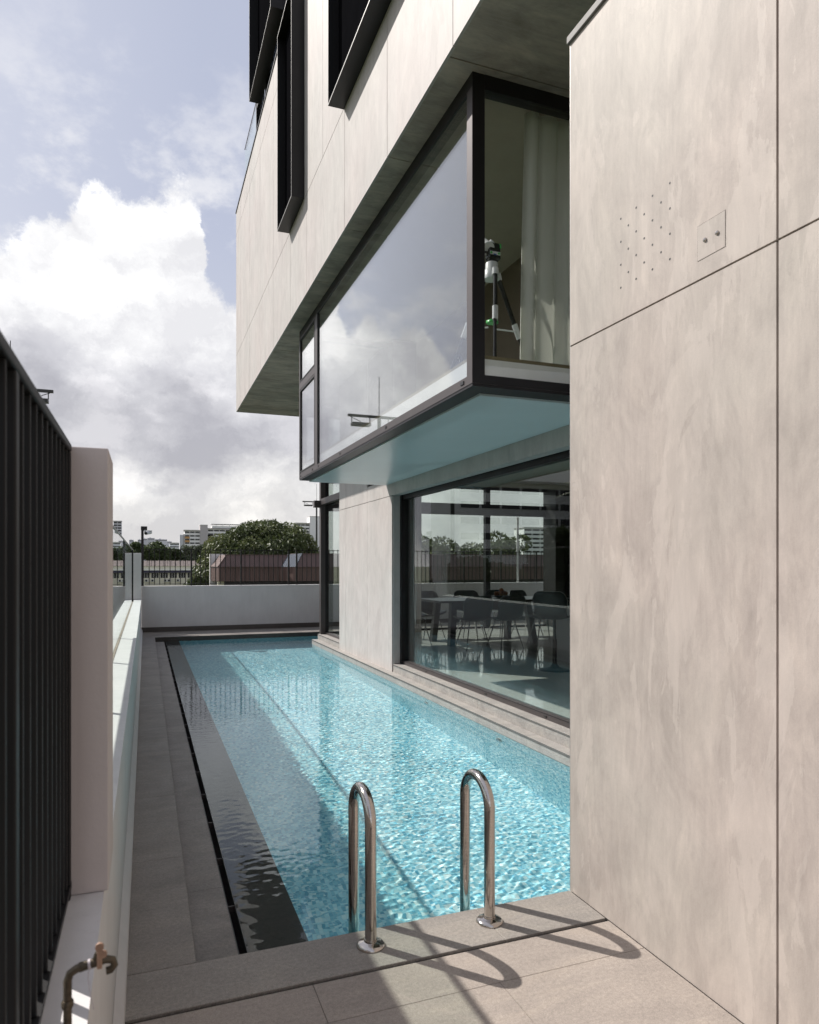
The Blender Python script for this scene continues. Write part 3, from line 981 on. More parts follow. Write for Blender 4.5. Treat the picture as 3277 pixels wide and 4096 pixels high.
# reveal of the column and underside of the lintel
lo.box(XC + 0.0205, 3.675, 10.132, 10.152, 0.122, 2.7135)
lo.box(XC + 0.0205, 3.675, 4.3, 10.150, 2.7175, 2.735)
lo.build('lower_cladding', 'stone_cladding', H)
B(XC + 0.0205, 3.95, 10.1525, 13.266, 0.0005, 5.150).build('pier', 'joint_dark', H)
B(XC + 0.0205, 3.95, 4.3, 10.150, 2.7355, 2.90).build('lintel_core', 'joint_dark', H)
B(3.55, 3.95, 3.03, 4.298, 0.0, 2.9).build('near_pier', 'stone_cladding', H)

# big window of the dining room
wf_ = MB()
wf_.box(3.70, 3.80, 4.3, 10.10, 0.1215, 0.175)
wf_.box(3.70, 3.80, 4.3, 10.10, 2.655, 2.7345)
wf_.box(3.676, 3.80, 10.07, 10.131, 0.1215, 2.7345)
big = wf_.build('window', 'black_frame', H)
B(3.735, 3.747, 4.3, 10.069, 0.1755, 2.6545).build('pane', 'window_glass', big)
B(3.704, 3.80, 4.3, 10.06, 0.1752, 0.1765).build('sill_track', 'grey_frame', big)
B(3.6965, 3.6995, 4.3, 10.08, 0.1215, 0.17).build('sill', 'grey_frame', big)
for yy in (5.95, 7.25, 9.1, 10.0):
    B(3.690, 3.6962, yy, yy + 0.045, 0.140, 0.158).build('drain_cover', 'screw_cover', big)

# corner window beyond the column
cw = MB()
cw.box(3.60, 3.70, 15.02, 15.16, 0.1215, 5.150)
cw.box(3.60, 3.70, 13.27, 15.019, 2.965, 3.095)
cw.box(3.70, 3.78, 13.27, 15.019, 0.1215, 0.16)
cwo = cw.build('corner_window', 'grey_frame', H)
B(3.735, 3.745, 13.27, 15.01, 0.161, 2.964).build('pane', 'window_glass', cwo)
B(3.735, 3.745, 13.27, 15.01, 3.096, 5.149).build('pane', 'window_glass', cwo)
B(3.7005, 3.78, 15.03, 15.12, 0.1215, 5.14).build('inner_post', 'black_frame', cwo)
B(3.46, 3.60, 15.03, 15.16, 2.91, 3.06).build('beam_end', 'grey_frame', cwo)

# rear glazing of the dining room
rw = MB()
rw.box(7.65, 7.77, 15.03, 15.16, 0.122, 5.14)
rw.box(3.7815, 9.32, 15.03, 15.16, 2.84, 3.10)
rw.box(3.7815, 9.32, 15.04, 15.15, 0.122, 0.165)
rw.box(3.7815, 9.32, 15.03, 15.16, 3.46, 3.60)
rear = rw.build('rear_window', 'black_frame', H)
for (a, b) in ((3.7815, 7.649), (7.771, 9.319)):
    B(a, b, 15.09, 15.10, 0.166, 2.839).build('pane', 'window_glass', rear)
    B(a, b, 15.09, 15.10, 3.101, 3.459).build('pane', 'window_glass', rear)
    B(a, b, 15.09, 15.10, 3.601, 5.14).build('pane', 'window_glass', rear)
B(9.32, 9.56, 14.6, 15.16, 0.122, 5.14).build('perforated_column', 'perforated_panel', H)
dots = MB()
for k in range(4):
    for j in range(34):
        dots.box(9.345 + k * 0.058, 9.352 + k * 0.058, 14.596, 14.5995, 0.3 + j * 0.075, 0.318 + j * 0.075)
dots.build('perforation', 'edge_trim', H)
B(9.561, 12, 14.9, 15.16, 0.122, 5.14).build('rear_wall', 'dark_cabinet', H)
B(11.85, 12.0, 3.0, 14.89, 0.122, 5.14).build('side_wall', 'interior_wall', H)
B(3.96, 11.84, 3.0, 3.15, 0.122, 2.93).build('near_wall', 'interior_wall', H)
B(3.8015, 12, 3.16, 15.028, 0.02, 0.1205).build('floor', 'interior_floor', H)
B(3.81, 11.84, 3.16, 10.30, 2.93, 3.00).build('ceiling', 'ceiling_paint', H)

# glass bay (upper room projecting over the pool)
XB, YN, YF = 2.164, 4.465, 10.42
bay = MB()
bay.box(XB, XB + 0.10, YN, YF, 2.940, 3.005)                       # bottom rail, long side
bay.box(XB + 0.1005, 3.545, YN, YN + 0.09, 2.940, 3.005)           # bottom rail, near side
bay.box(XB + 0.1005, 3.545, YF - 0.08, YF, 2.940, 3.005)
bay.box(XB, XB + 0.10, YN, YN + 0.088, 3.0055, 5.0445)            # near corner post
bay.box(XB, XB + 0.10, 9.25, 9.40, 3.0055, 5.0445)
bay.box(XB, XB + 0.10, 10.36, YF, 3.0055, 5.0445)
bay.box(XB, XB + 0.10, 9.4005, 10.3595, 4.275, 4.37)
bo = bay.build('bay_window', 'grey_frame', H)
bk = MB()
bk.box(XB + 0.005, XB + 0.10, YN + 0.005, YF, 5.045, 5.152)
bk.box(XB + 0.1005, 3.9, YN + 0.003, YN + 0.09, 5.045, 5.152)
bk.box(XB + 0.1005, 3.545, YF - 0.08, YF, 5.045, 5.152)
bk.box(XB + 0.004, XB + 0.150, YN + 0.003, YF - 0.003, 2.920, 2.9395)  # under frame
bk.box(XB + 0.1505, 3.545, YN + 0.003, YN + 0.185, 2.920, 2.9395)
bk.box(XB + 0.0035, 3.3, YN - 0.002, YN - 0.0002, 2.942, 3.003)  # black skin: shade of the near rail face put into colour
bk.box(XB + 0.0035, XB + 0.0975, YN - 0.002, YN - 0.0002, 3.003, 5.045)  # same painted shade over the near face of the corner post
bk.build('under_frame', 'black_frame', bo)
gk = MB()
for (a, b) in ((9.225, 9.248), ):
    gk.box(XB - 0.002, XB + 0.02, a, b, 3.007, 5.04)
t_ = 0.018
for (z0, z1) in ((3.03, 4.255), (4.385, 5.02)):
    gk.box(XB - 0.002, XB + 0.012, 9.402, 9.402 + t_, z0, z1).box(XB - 0.002, XB + 0.012, 10.34, 10.34 + t_, z0, z1)
    gk.box(XB - 0.0015, XB + 0.012, 9.42, 10.34, z0, z0 + t_).box(XB - 0.0015, XB + 0.012, 9.42, 10.34, z1 - t_, z1)
gk.build('gasket', 'gasket', bo)
B(XB + 0.015, XB + 0.027, YN + 0.0885, 9.224, 3.0055, 5.0445).build('pane', 'bay_glass', bo)
B(XB + 0.015, XB + 0.027, 9.421, 10.339, 3.048, 4.237).build('pane', 'bay_glass', bo)
B(XB + 0.015, XB + 0.027, 9.421, 10.339, 4.403, 5.002).build('pane', 'bay_glass', bo)
sh = MB()
for (z0, z1) in ((3.006, 3.0475), (4.2375, 4.274), (4.3705, 4.4025), (5.0025, 5.0445)):
    sh.box(XB + 0.004, XB + 0.06, 9.4205, 10.3395, z0, z1)
sh.build('sash', 'grey_frame', bo)
B(XB + 0.1005, 3.9, YN + 0.020, YN + 0.032, 3.0055, 5.0445).build('pane', 'bay_side_glass', bo)
B(XB + 0.1005, 3.54, YF - 0.035, YF - 0.023, 3.0055, 5.0445).build('pane', 'bay_side_glass', bo)
B(XB + 0.151, 3.548, YN + 0.186, YF + 0.003, 2.9045, 2.926).build('underside_panel', 'frosted_glass', bo)
def rim(m, x0, x1, y0, y1, z0, z1, w_):
    m.box(x0, x0 + w_, y0, y1, z0, z1).box(x1 - w_, x1, y0, y1, z0, z1)
    return m.box(x0 + w_ + 0.0002, x1 - w_ - 0.0002, y0, y0 + w_, z0, z1).box(x0 + w_ + 0.0002, x1 - w_ - 0.0002, y1 - w_, y1, z0, z1)


rim(MB(), XB + 0.029, 3.54, YN + 0.034, YF - 0.09, 3.006, 3.130, 0.11).build('floor_edge', 'white_board', bo)
rim(MB(), XB + 0.034, 3.54, YN + 0.040, YF - 0.09, 3.1305, 3.158, 0.16).build('floor_board', 'sill_wood', bo)
B(XB + 0.195, 3.379, YN + 0.201, YF - 0.251, 3.136, 3.1575).build('floor_glass', 'balustrade_glass', bo)
for (yy, s_) in ((4.60, 0.055), (6.35, 0.035), (8.05, 0.03), (9.17, 0.03), (9.52, 0.03), (10.30, 0.03)):
    B(XB - 0.006, XB - 0.0002, yy, yy + s_, 2.962, 2.985).build('drain_cover', 'screw_cover', bo)
B(3.545, 11.84, 3.16, 10.30, 3.001, 3.158).build('upper_floor', 'sill_wood', H)
B(3.96, 4.15, 4.60, 10.30, 3.159, 5.14).build('upper_partition', 'interior_wall', H)
B(2.30, 4.2, 10.36, 10.385, 3.16, 3.2).build('far_kerb', 'white_board', H)
up = MB()
up.box(2.27, 6.6, 4.56, 10.33, 5.125, 5.150)
up.build('upper_ceiling', 'ceiling_paint', H)
B(3.90, 6.6, 4.2, 4.47, 3.16, 5.15).build('upper_near_wall', 'interior_wall', H)

# curtain in the bay
def curtain(x0, x1, y, z0, z1, label, depth=0.038, waves=6, lean=0.04):
    nu, nz = 160, 14
    m = MB()
    vs, fs = [], []
    for side in (0, 1):
        for j in range(nz):
            t = j / (nz - 1)
            for i in range(nu):
                u = i / (nu - 1)
                xl = x0 + lean * t
                x = xl + (x1 - xl) * u
                ph = 2 * math.pi * waves * (u + 0.02 * math.sin(9 * u))
                a = depth * (0.75 + 0.35 * math.sin(u * 17.0)) * (0.8 + 0.3 * (1 - t))
                yy = y + a * math.sin(ph) + 0.01 * math.sin(5 * u + 3 * t) + side * 0.003
                vs.append((x + 0.012 * math.cos(ph), yy, z0 + (z1 - z0) * t))
    for side in (0, 1):
        o = side * nu * nz
        for j in range(nz - 1):
            for i in range(nu - 1):
                q = (o + j * nu + i, o + j * nu + i + 1, o + (j + 1) * nu + i + 1, o + (j + 1) * nu + i)
                fs.append(q if side == 0 else q[::-1])
    m.poly(vs, fs, True)
    return tag(m.build('curtain', 'curtain_cloth', None, ((x0 + x1) / 2, y, z0)), label, 'curtain')


curtain(2.665, 3.52, 4.68, 3.165, 5.12, 'long pale grey green curtain hanging behind the near glass of the bay')

# telescope on its tripod inside the bay
TX, TY = 2.565, 4.93
tel = thing('telescope', (TX, TY, 3.16), 'white and black telescope on a tripod in the glass bay', 'telescope')
MB().lathe((TX - 0.005, TY, 3.905), [(0.062, 0), (0.062, 0.01), (0.056, 0.075), (0.050, 0.08), (0.050, 0.125), (0.044, 0.132)], 32).build('hub', 'white_plastic', tel)
MB().tube([(TX, TY, 4.035), (TX, TY, 4.07)], 0.03, 20).build('neck', 'black_plastic', tel)
B(TX - 0.05, TX + 0.058, TY - 0.04, TY + 0.03, 4.055, 4.185).build('control_box', 'black_plastic', tel, bevel=0.014)
B(TX - 0.04, TX + 0.050, TY - 0.0435, TY - 0.0402, 4.087, 4.113).build('control_strip', 'white_plastic', tel, bevel=0.001)
for dx, mm in ((-0.03, 'green_plastic'), (0.036, 'green_plastic')):
    MB().lathe((TX + dx, TY - 0.0435, 4.10), [(0.009, 0), (0.009, 0.003)], 16, (0, -1, 0)).build('button', mm, tel)
B(TX - 0.008, TX + 0.014, TY - 0.0455, TY - 0.0436, 4.086, 4.093).build('button', 'blue_plastic', tel)
B(TX + 0.046, TX + 0.0585, TY - 0.042, TY + 0.02, 4.145, 4.18).build('side_clip', 'green_plastic', tel)
MB().tube([(TX - 0.045, TY + 0.16, 4.27), (TX - 0.048, TY + 0.02, 4.165), (TX - 0.05, TY - 0.03, 4.13)], 0.052, 28).build('tube', 'white_plastic', tel)
MB().tube([(TX - 0.043, TY + 0.19, 4.293), (TX - 0.044, TY + 0.155, 4.266)], 0.058, 28).build('lens_hood', 'black_plastic', tel)
MB().tube([(TX - 0.01, TY + 0.01, 4.185), (TX + 0.005, TY, 4.205)], 0.028, 20).build('cap', 'white_plastic', tel)
MB().tube([(TX - 0.09, TY - 0.03, 4.10), (TX - 0.05, TY - 0.03, 4.10)], 0.009, 12).build('focus_knob', 'black_plastic', tel)
for dx, dy, mid in ((-0.075, -0.16, 0.45), (0.37, 0.06, 0.52), (-0.20, 0.28, 0.5)):
    top = Vector((TX + dx * 0.15, TY + dy * 0.22 - (0.04 if dy < -0.1 else 0), 3.945))
    bot = Vector((TX + dx * 1.15, TY + dy * 1.3, 3.162))
    mm = top.lerp(bot, mid)
    leg = MB().tube([top, mm], 0.0175, 14).tube([mm, bot], 0.014, 14).build('leg', 'black_plastic', tel)
    MB().tube([top.lerp(bot, mid - 0.07), top.lerp(bot, mid + 0.07)], 0.023, 14).build('clamp', 'white_plastic', leg)
    MB().tube([top + Vector((0, 0, 0.02)), top.lerp(bot, 0.04)], 0.025, 14).build('socket', 'white_plastic', leg)
    MB().tube([mm.lerp(Vector((TX, TY, mm.z - 0.02)), 0.1), mm.lerp(Vector((TX, TY, mm.z - 0.02)), 0.85)], 0.007, 8).build('brace', 'white_plastic', leg)
MB().lathe((TX, TY, 3.56), [(0.05, 0), (0.05, 0.02), (0.02, 0.03)], 6).build('spreader', 'green_plastic', tel)
tag(MB().tube([(2.66, 4.62, 3.1585), (2.665, 4.62, 3.175), (2.672, 4.62, 3.19)], [0.006, 0.005, 0.002], 8).build('orange_clip', 'orange_plastic', None, (2.66, 4.62, 3.158)), 'tiny orange clip standing on the bay window floor', 'clip')

# round wall clock and free standing cabinet seen faintly through the bay glass
ck = thing('wall_clock', (3.93, 8.6, 4.3), 'round dark wall clock with pale numerals seen through the bay glass', 'clock')
MB().lathe((3.955, 8.6, 4.32), [(0.17, 0), (0.17, 0.02), (0.155, 0.025)], 40, (-1, 0, 0)).build('face', 'shade_and_clock_purple', ck)
for k in range(12):
    a = 2 * math.pi * k / 12
    MB().lathe((3.929, 8.6 + 0.125 * math.cos(a), 4.32 + 0.125 * math.sin(a)), [(0.014, 0), (0.014, 0.002)], 10, (-1, 0, 0)).build('hour_mark', 'white_plastic', ck)

# ---------------------------------------------------------------- dining room
tb = thing('dining_table', (6.2, 12.3, 0.12), 'long dark dining table with thick slanted legs', 'table')
B(5.03, 8.0, 11.70, 12.95, 0.945, 0.985).build('tabletop', 'table_dark', tb, bevel=0.006)
for (x, y, dx, dy) in ((5.42, 12.0, -0.05, -0.02), (5.42, 12.75, -0.05, 0.12), (7.0, 12.0, 0.05, -0.2), (7.0, 12.75, 0.05, 0.12)):
    l = MB()
    a, b = 0.055, 0.065
    l.poly([(x - a, y - b, 0.944), (x + a, y - b, 0.944), (x + a, y + b, 0.944), (x - a, y + b, 0.944),
            (x - a + dx, y - b + dy, 0.121), (x + a + dx, y - b + dy, 0.121), (x + a + dx, y + b + dy, 0.121), (x - a + dx, y + b + dy, 0.121)],
           [(0, 1, 2, 3), (7, 6, 5, 4), (0, 4, 5, 1), (1, 5, 6, 2), (2, 6, 7, 3), (3, 7, 4, 0)])
    l.build('leg', 'table_dark', tb)


def shell(m, sc=1.0, z0=0.0):
    """moulded seat and back in one; chair faces +y, back towards -y"""
    prof = [(0.27, 0.455, 0.20), (0.20, 0.475, 0.245), (0.08, 0.468, 0.26), (-0.06, 0.455, 0.26), (-0.15, 0.465, 0.25), (-0.205, 0.51, 0.235),
            (-0.235, 0.58, 0.235), (-0.255, 0.66, 0.25), (-0.275, 0.74, 0.255), (-0.295, 0.81, 0.225), (-0.305, 0.85, 0.165)]
    nu = 13
    vs, fs = [], []
    n = len(prof)
    for side in (0, 1):
        for j, (py, pz, hw) in enumerate(prof):
            for i in range(nu):
                u = -1 + 2 * i / (nu - 1)
                wing = abs(u) ** 2.4
                up = 0.045 * wing if j < 5 else 0.0
                fw = 0.07 * wing if j >= 5 else 0.0
                tz = -0.018 * side if j < 5 else 0.0
                ty = 0.0 if j < 5 else -0.018 * side
                vs.append((u * hw * sc, (py + fw + ty) * sc, z0 + (pz + up + tz) * sc))
    for side in (0, 1):
        o = side * n * nu
        for j in range(n - 1):
            for i in range(nu - 1):
                q = (o + j * nu + i, o + j * nu + i + 1, o + (j + 1) * nu + i + 1, o + (j + 1) * nu + i)
                fs.append(q)
    o = n * nu
    ring = [(0, i) for i in range(nu)] + [(j, nu - 1) for j in range(1, n)] + [(n - 1, i) for i in range(nu - 2, -1, -1)] + [(j, 0) for j in range(n - 2, 0, -1)]
    for a, b in zip(ring, ring[1:] + ring[:1]):
        ia, ib = a[0] * nu + a[1], b[0] * nu + b[1]
        fs.append((ia, ib, o + ib, o + ia))
    m.poly(vs, fs, True)
    return [Vector(vs[j * nu + i]) for j, i in ring]


def make_chair(label):
    t = thing('dining_chair', (0, 0, 0), label, 'chair', 'dark shell chairs round the dining table')
    m = MB()
    ring = shell(m, 1.15)
    m.build('shell', 'leather_dark', t)
    for sx, sy in ((-1, 1), (1, 1), (-1, -1), (1, -1)):
        MB().tube([(0.12 * sx, 0.12 * sy, 0.515), (0.24 * sx, 0.25 * sy, 0.0)], [0.013, 0.008], 8).build('leg', 'chrome', t)
    MB().tube([(-0.12, 0.12, 0.512), (0.12, -0.12, 0.512)], 0.01, 6).tube([(-0.12, -0.12, 0.512), (0.12, 0.12, 0.512)], 0.01, 6).build('under_frame', 'chrome', t)
    return t


chairs = [
    (5.56, 11.45, 0, 'dark shell chair with its back to the pool, left of the near pair'),
    (6.19, 11.40, 0.08, 'dark shell chair with its back to the pool, right of the near pair'),
    (5.50, 13.35, math.pi, 'dark shell chair across the table, leftmost of the far row'),
    (6.42, 13.35, math.pi - 0.1, 'dark shell chair across the table, second from the left of the far row'),
    (7.20, 13.35, math.pi + 0.1, 'dark shell chair across the table, just right of the fruit bowl'),
    (7.62, 13.05, math.pi + 0.35, 'dark shell chair across the table, rightmost of the far row'),
    (4.78, 12.35, -math.pi / 2, 'dark shell chair at the left short end of the table'),
    (7.05, 11.45, -0.15, 'dark shell chair half hidden behind the bar stool'),
]
c0 = None
for (x, y, rz, lb) in chairs:
    if c0 is None:
        c0 = make_chair(lb)
        o = c0
    else:
        o = copy_tree(c0)
    o['label'] = lb
    o.location = (x, y, 0.1205)
    o.rotation_euler = (0, 0, rz)

bs = thing('bar_stool', (0, 0, 0), 'dark bar stool with pale piping on a trumpet base near the window', 'stool')
m = MB()
ring = shell(m, 1.0, 0.30)
m.build('shell', 'leather_dark', bs)
MB().tube(ring + [ring[0]], 0.0065, 6, False).build('piping', 'chair_piping', bs)
MB().tube([(0, 0, 0.06), (0, 0, 0.45)], 0.032, 16).tube([(0, 0, 0.45), (0, 0, 0.77)], 0.022, 16).build('column', 'dark_cabinet', bs)
MB().lathe((0, 0, 0), [(0.23, 0), (0.23, 0.008), (0.16, 0.025), (0.07, 0.05), (0.035, 0.10)], 32).build('base', 'dark_cabinet', bs)
bs.location = (5.55, 8.72, 0.1205)
bs.rotation_euler = (0, 0, -0.9)

ct = thing('kitchen_counter', (6.6, 9.2, 0.12), 'dark kitchen counter with a pale side panel behind the bar stool', 'counter')
B(6.15, 8.8, 8.9, 9.75, 1.02, 1.07).build('worktop', 'perforated_panel', ct)
B(6.40, 8.7, 9.05, 9.70, 0.1215, 1.019).build('cabinet', 'dark_cabinet', ct)
B(6.16, 6.20, 8.95, 9.70, 0.1215, 1.019).build('side_panel', 'block_grey', ct)

fb = thing('fruit_bowl', (6.62, 12.35, 0.985), 'shallow dark bowl piled with orange brown fruit on the dining table', 'fruit bowl')
MB().lathe((6.62, 12.35, 0.986), [(0.07, 0), (0.10, 0.01), (0.19, 0.045), (0.195, 0.05)], 28).build('bowl', 'dark_cabinet', fb)
for k, (dx, dy, dz) in enumerate([(-0.11, 0.0, 0), (-0.03, -0.07, 0.0), (0.05, -0.02, 0.0), (0.12, 0.03, 0), (-0.03, 0.07, 0), (0.01, 0.0, 0.065)]):
    MB().lathe((6.62 + dx, 12.35 + dy, 1.03 + dz), [(0.045 * math.sin(math.pi * (q + 0.3) / 8.6), 0.045 - 0.045 * math.cos(math.pi * (q + 0.3) / 8.6)) for q in range(9)], 14).build('fruit', 'fruit', fb)
tag(B(6.2, 8.6, 13.9, 14.5, 0.1215, 1.0).build('sideboard', 'dark_cabinet', None, (7, 14.2, 0.12), bevel=0.01), 'low dark sideboard under the rear window', 'sideboard') if False else None
tag(B(9.75, 11.8, 12.9, 14.85, 0.1215, 3.6).build('tall_cabinet', 'dark_cabinet', None, (10.7, 13.9, 0.12), bevel=0.01), 'tall black cabinet at the right end of the dining room', 'cabinet')
bl = thing('roller_blind', (3.86, 9.9, 2.6), 'folded grey blind with thin pull cords at the far edge of the big window', 'blind')
bm_ = MB()
for k in range(9):
    bm_.box(3.815 + 0.004 * (k % 2), 3.822 + 0.004 * (k % 2), 9.60 + k * 0.05, 9.648 + k * 0.05, 0.13, 2.70)
bm_.build('cloth', 'skirting_stone', bl)
MB().tube([(3.80, 9.80, 2.65), (3.805, 9.78, 1.2), (3.80, 9.80, 0.75)], 0.0025, 6).tube([(3.80, 9.86, 2.65), (3.803, 9.88, 1.3), (3.80, 9.80, 0.75)], 0.0025, 6).build('cord', 'white_plastic', bl)

# ================================================================ BEYOND THE WALL
# mansard of the neighbouring building
nb_ = thing('brown_metal_building', (8, 41, -6), 'building with brown ribbed metal mansard cladding behind the railing', 'building')
bmn = MB()
def hexa(m, pts):
    m.poly(pts, [(0, 1, 2, 3), (7, 6, 5, 4), (0, 4, 5, 1), (1, 5, 6, 2), (2, 6, 7, 3), (3, 7, 4, 0)])
hexa(bmn, [(3.55, 42.0, 0.72), (3.80, 40.0, 0.72), (7.42, 40.0, 0.72), (7.42, 42.0, 0.72), (3.55, 42.0, 1.53), (3.80, 40.0, 1.53), (7.42, 40.0, 1.53), (7.42, 42.0, 1.53)])
hexa(bmn, [(3.50, 42.0, 1.54), (3.76, 39.95, 1.54), (7.42, 39.95, 1.54), (7.42, 42.0, 1.54), (4.05, 42.0, 2.23), (4.28, 40.5, 2.22), (7.75, 40.5, 2.22), (7.75, 42.0, 2.22)])
hexa(bmn, [(7.92, 39.2, 0.72), (7.92, 39.2, 0.72), (27.0, 39.2, 0.72), (27.0, 42.0, 0.72), (7.43, 40.9, 1.53), (7.92, 39.2, 1.53), (27.0, 39.2, 1.53), (27.0, 42.0, 1.53)])
hexa(bmn, [(7.45, 41.5, 1.54), (7.92, 39.15, 1.54), (27.0, 39.15, 1.54), (27.0, 42.0, 1.54), (8.1, 41.5, 2.30), (8.45, 39.75, 2.30), (27.0, 39.75, 2.30), (27.0, 42.0, 2.30)])
bmn.build('cladding', 'brown_metal', nb_)
ov = MB()
hexa(ov, [(7.25, 40.0, 0.72), (7.91, 39.1, 0.72), (7.93, 39.19, 0.72), (7.40, 40.1, 0.72), (7.25, 40.0, 1.53), (7.91, 39.1, 1.53), (7.93, 39.19, 1.53), (7.40, 40.1, 1.53)])
ov.build('end_cladding', 'brown_metal', nb_)
gr = MB()
hexa(gr, [(7.22, 39.98, 1.53), (7.90, 39.05, 1.53), (7.99, 39.20, 1.535), (7.40, 40.2, 1.535), (7.74, 40.6, 2.25), (8.42, 39.70, 2.31), (8.47, 39.80, 2.31), (7.80, 40.7, 2.25)])
gr.build('grey_hip', 'grey_metal_roof', nb_)
tr_ = MB()
tr_.box(3.76, 7.45, 39.93, 39.949, 1.505, 1.54).box(4.28, 7.72, 40.46, 40.499, 2.15, 2.23).box(7.93, 27, 39.13, 39.149, 1.505, 1.54).box(8.45, 27, 39.71, 39.749, 2.22, 2.31)
tr_.tube([(3.76, 39.94, 1.55), (4.28, 40.49, 2.23)], 0.028, 6)
tr_.build('trim', 'brown_metal', nb_)
B(3.95, 27, 40.6, 42, -6, 0.70).build('lower_wall', 'dark_cabinet', nb_)
B(3.50, 4.25, 42.05, 42.4, -6, 2.28).build('gable_wall', 'white_paint', nb_)
B(3.78, 4.12, 40.3, 40.58, -6, 0.715).build('corner_pier', 'cream_wall', nb_)

# low tiled building, about 200 m away
lb_ = thing('tiled_roof_building', (2, 204, -6), 'long low cream building with a brown tiled roof beyond the railing', 'building')
B(-26, 22, 200, 214, -6, 0.1).build('wall', 'cream_wall', lb_)
hexa(rf := MB(), [(-26.5, 199.2, 1.30), (22.5, 199.2, 1.30), (22.5, 207, 1.30), (-26.5, 207, 1.30), (-26.5, 205.5, 2.75), (22.5, 205.5, 2.75), (22.5, 207, 2.75), (-26.5, 207, 2.75)])
for k in range(46):
    xx = -26 + k * 1.05
    rf.tube([(xx, 199.1, 1.33), (xx + 0.02, 205.5, 2.84)], 0.09, 5)
rf.build('roof', 'roof_tile', lb_)
B(-26.5, 22.5, 199.3, 200.0, 0.50, 1.29).build('fascia', 'cream_wall', lb_)
B(-26.5, 22.5, 198.9, 199.29, 0.12, 0.55).build('gutter', 'gutter_white', lb_)
B(-26.2, 22.2, 199.31, 199.9, -0.50, 0.11).build('eave_shade', 'shade_and_clock_purple', lb_)  # dark box stands in for the shade below the gutter
for k in range(16):
    xc = -16.25 + k * 2.325
    fr2 = MB()
    for q in (-0.96, -0.32, 0.32, 0.96):
        fr2.box(xc + q - 0.03, xc + q + 0.03, 199.93, 199.97, -1.92, -0.56)
    wo = fr2.build('window', 'gutter_white', lb_)
    B(xc - 0.93, xc + 0.93, 199.975, 199.995, -1.92, -0.56).build('pane', 'dark_pane', wo)
ac0 = None
ac_labels = ['first of five air conditioners from the camera post, on the cream building', 'second of five air conditioners from the camera post, on the cream building',
             'third of five air conditioners from the camera post, on the cream building', 'fourth of five air conditioners from the camera post, close beside the third',
             'fifth air conditioner from the camera post, on its own near the tree']
for i, xx in enumerate((0.25, 1.78, 5.02, 5.95, 8.30)):
    if ac0 is None:
        ac0 = thing('air_conditioner', (xx, 199.8, -2.9), '', 'air conditioner', 'air conditioner units on the low cream building')
        B(xx - 0.45, xx + 0.45, 199.5, 199.98, -2.95, -2.25).build('casing', 'aircon_white', ac0)
        MB().lathe((xx - 0.1, 199.49, -2.6), [(0.27, 0), (0.27, 0.01)], 16, (0, -1, 0)).build('fan_grille', 'dark_pane', ac0)
        o = ac0
    else:
        o = copy_tree(ac0)
        o.location = (xx, 199.8, -2.9)
    o['label'] = ac_labels[i]



# housing blocks
def block(name, x0, x1, y, z0, z1, storey, label, depth=12, roofslab=True, wallm='block_white', bay=5.0, accents=(), maxw=90, wh=0.42):
    t = thing(name, ((x0 + x1) / 2, y + depth / 2, -6), label, 'apartment block')
    B(x0, x1, y, y + depth, -6, z1).build('wall', wallm, t)
    if roofslab:
        B(x0 - 0.8, x1 + 0.4, y - 0.9, y + depth, z1, z1 + 0.5).build('roof', 'block_grey', t)
    nfl = int((z1 - z0) / storey)
    first = None
    cnt = 0
    nb = max(1, int((x1 - x0) / bay))
    for f in range(nfl):
        zt = z1 - 0.25 * storey - f * storey
        for b_ in range(nb):
            if cnt >= maxw:
                break
            xa = x0 + (x1 - x0) * (b_ + 0.06) / nb
            xb_ = x0 + (x1 - x0) * (b_ + 0.94) / nb
            if first is None:
                first = B(xa, xb_, y - 0.06, y - 0.01, zt - storey * wh, zt).build('window', 'dark_pane', t)
                fa, fz = xa, zt
            else:
                c = first.copy()
                COL.objects.link(c)
                c.parent = t
                c.location = (xa - fa, 0, zt - fz)
            cnt += 1
    for (f, b_, mm) in accents:
        zt = z1 - 0.25 * storey - f * storey - storey * wh - 0.03
        xa = x0 + (x1 - x0) * (b_ + 0.02) / nb
        xb_ = x0 + (x1 - x0) * (b_ + 0.98) / nb
        B(xa, xb_, y - 0.10, y - 0.02, zt - storey * (0.94 - wh), zt).build('coloured_panel', mm, t)
    return t


K = 1.375
hz = lambda z: 1.65 + (z - 1.65) * K
bk1 = block('housing_block', 27.4, 38.4, 550, 14, hz(20.4), 2.75, 'pale apartment block left of the grey stair tower, with orange balcony panels', bay=3.6, accents=[(1, 0, 'block_orange'), (2, 0, 'block_orange'), (4, 0, 'block_orange')])
B(26.4, 27.35, 551, 560, -6, hz(18.4)).build('side_wing', 'block_grey', bk1)
B(23.9, 26.39, 550.5, 562, -6, hz(18.0)).build('stair_wing', 'far_grey', bk1)
twr = thing('stair_tower', (41, 550, -6), 'plain grey lift tower standing between the two apartment wings', 'tower')
B(38.45, 44.0, 548.5, 560, -6, hz(23.5)).build('wall', 'block_grey', twr)
B(38.3, 44.2, 548.3, 560.2, hz(23.5), hz(23.5) + 0.3).build('roof', 'block_white', twr)
bk2 = block('housing_block', 44.1, 96.0, 550, 10, hz(21.5), 2.75, 'long pale apartment block right of the grey lift tower, partly behind the big tree', bay=4.0, accents=[(1, 0, 'block_orange'), (2, 0, 'block_orange'), (1, 0, 'block_yellow')], maxw=96)
rt = MB()
rt.box(47.2, 96, 549.5, 560, hz(21.7) + 0.5, hz(23.2)).box(46.5, 97, 548.8, 560, hz(24.1), hz(24.3))
for k in range(10):
    rt.box(50 + k * 5, 50.3 + k * 5, 549, 549.3, hz(23.2), hz(24.1))
rt.build('roof_terrace', 'block_white', bk2)
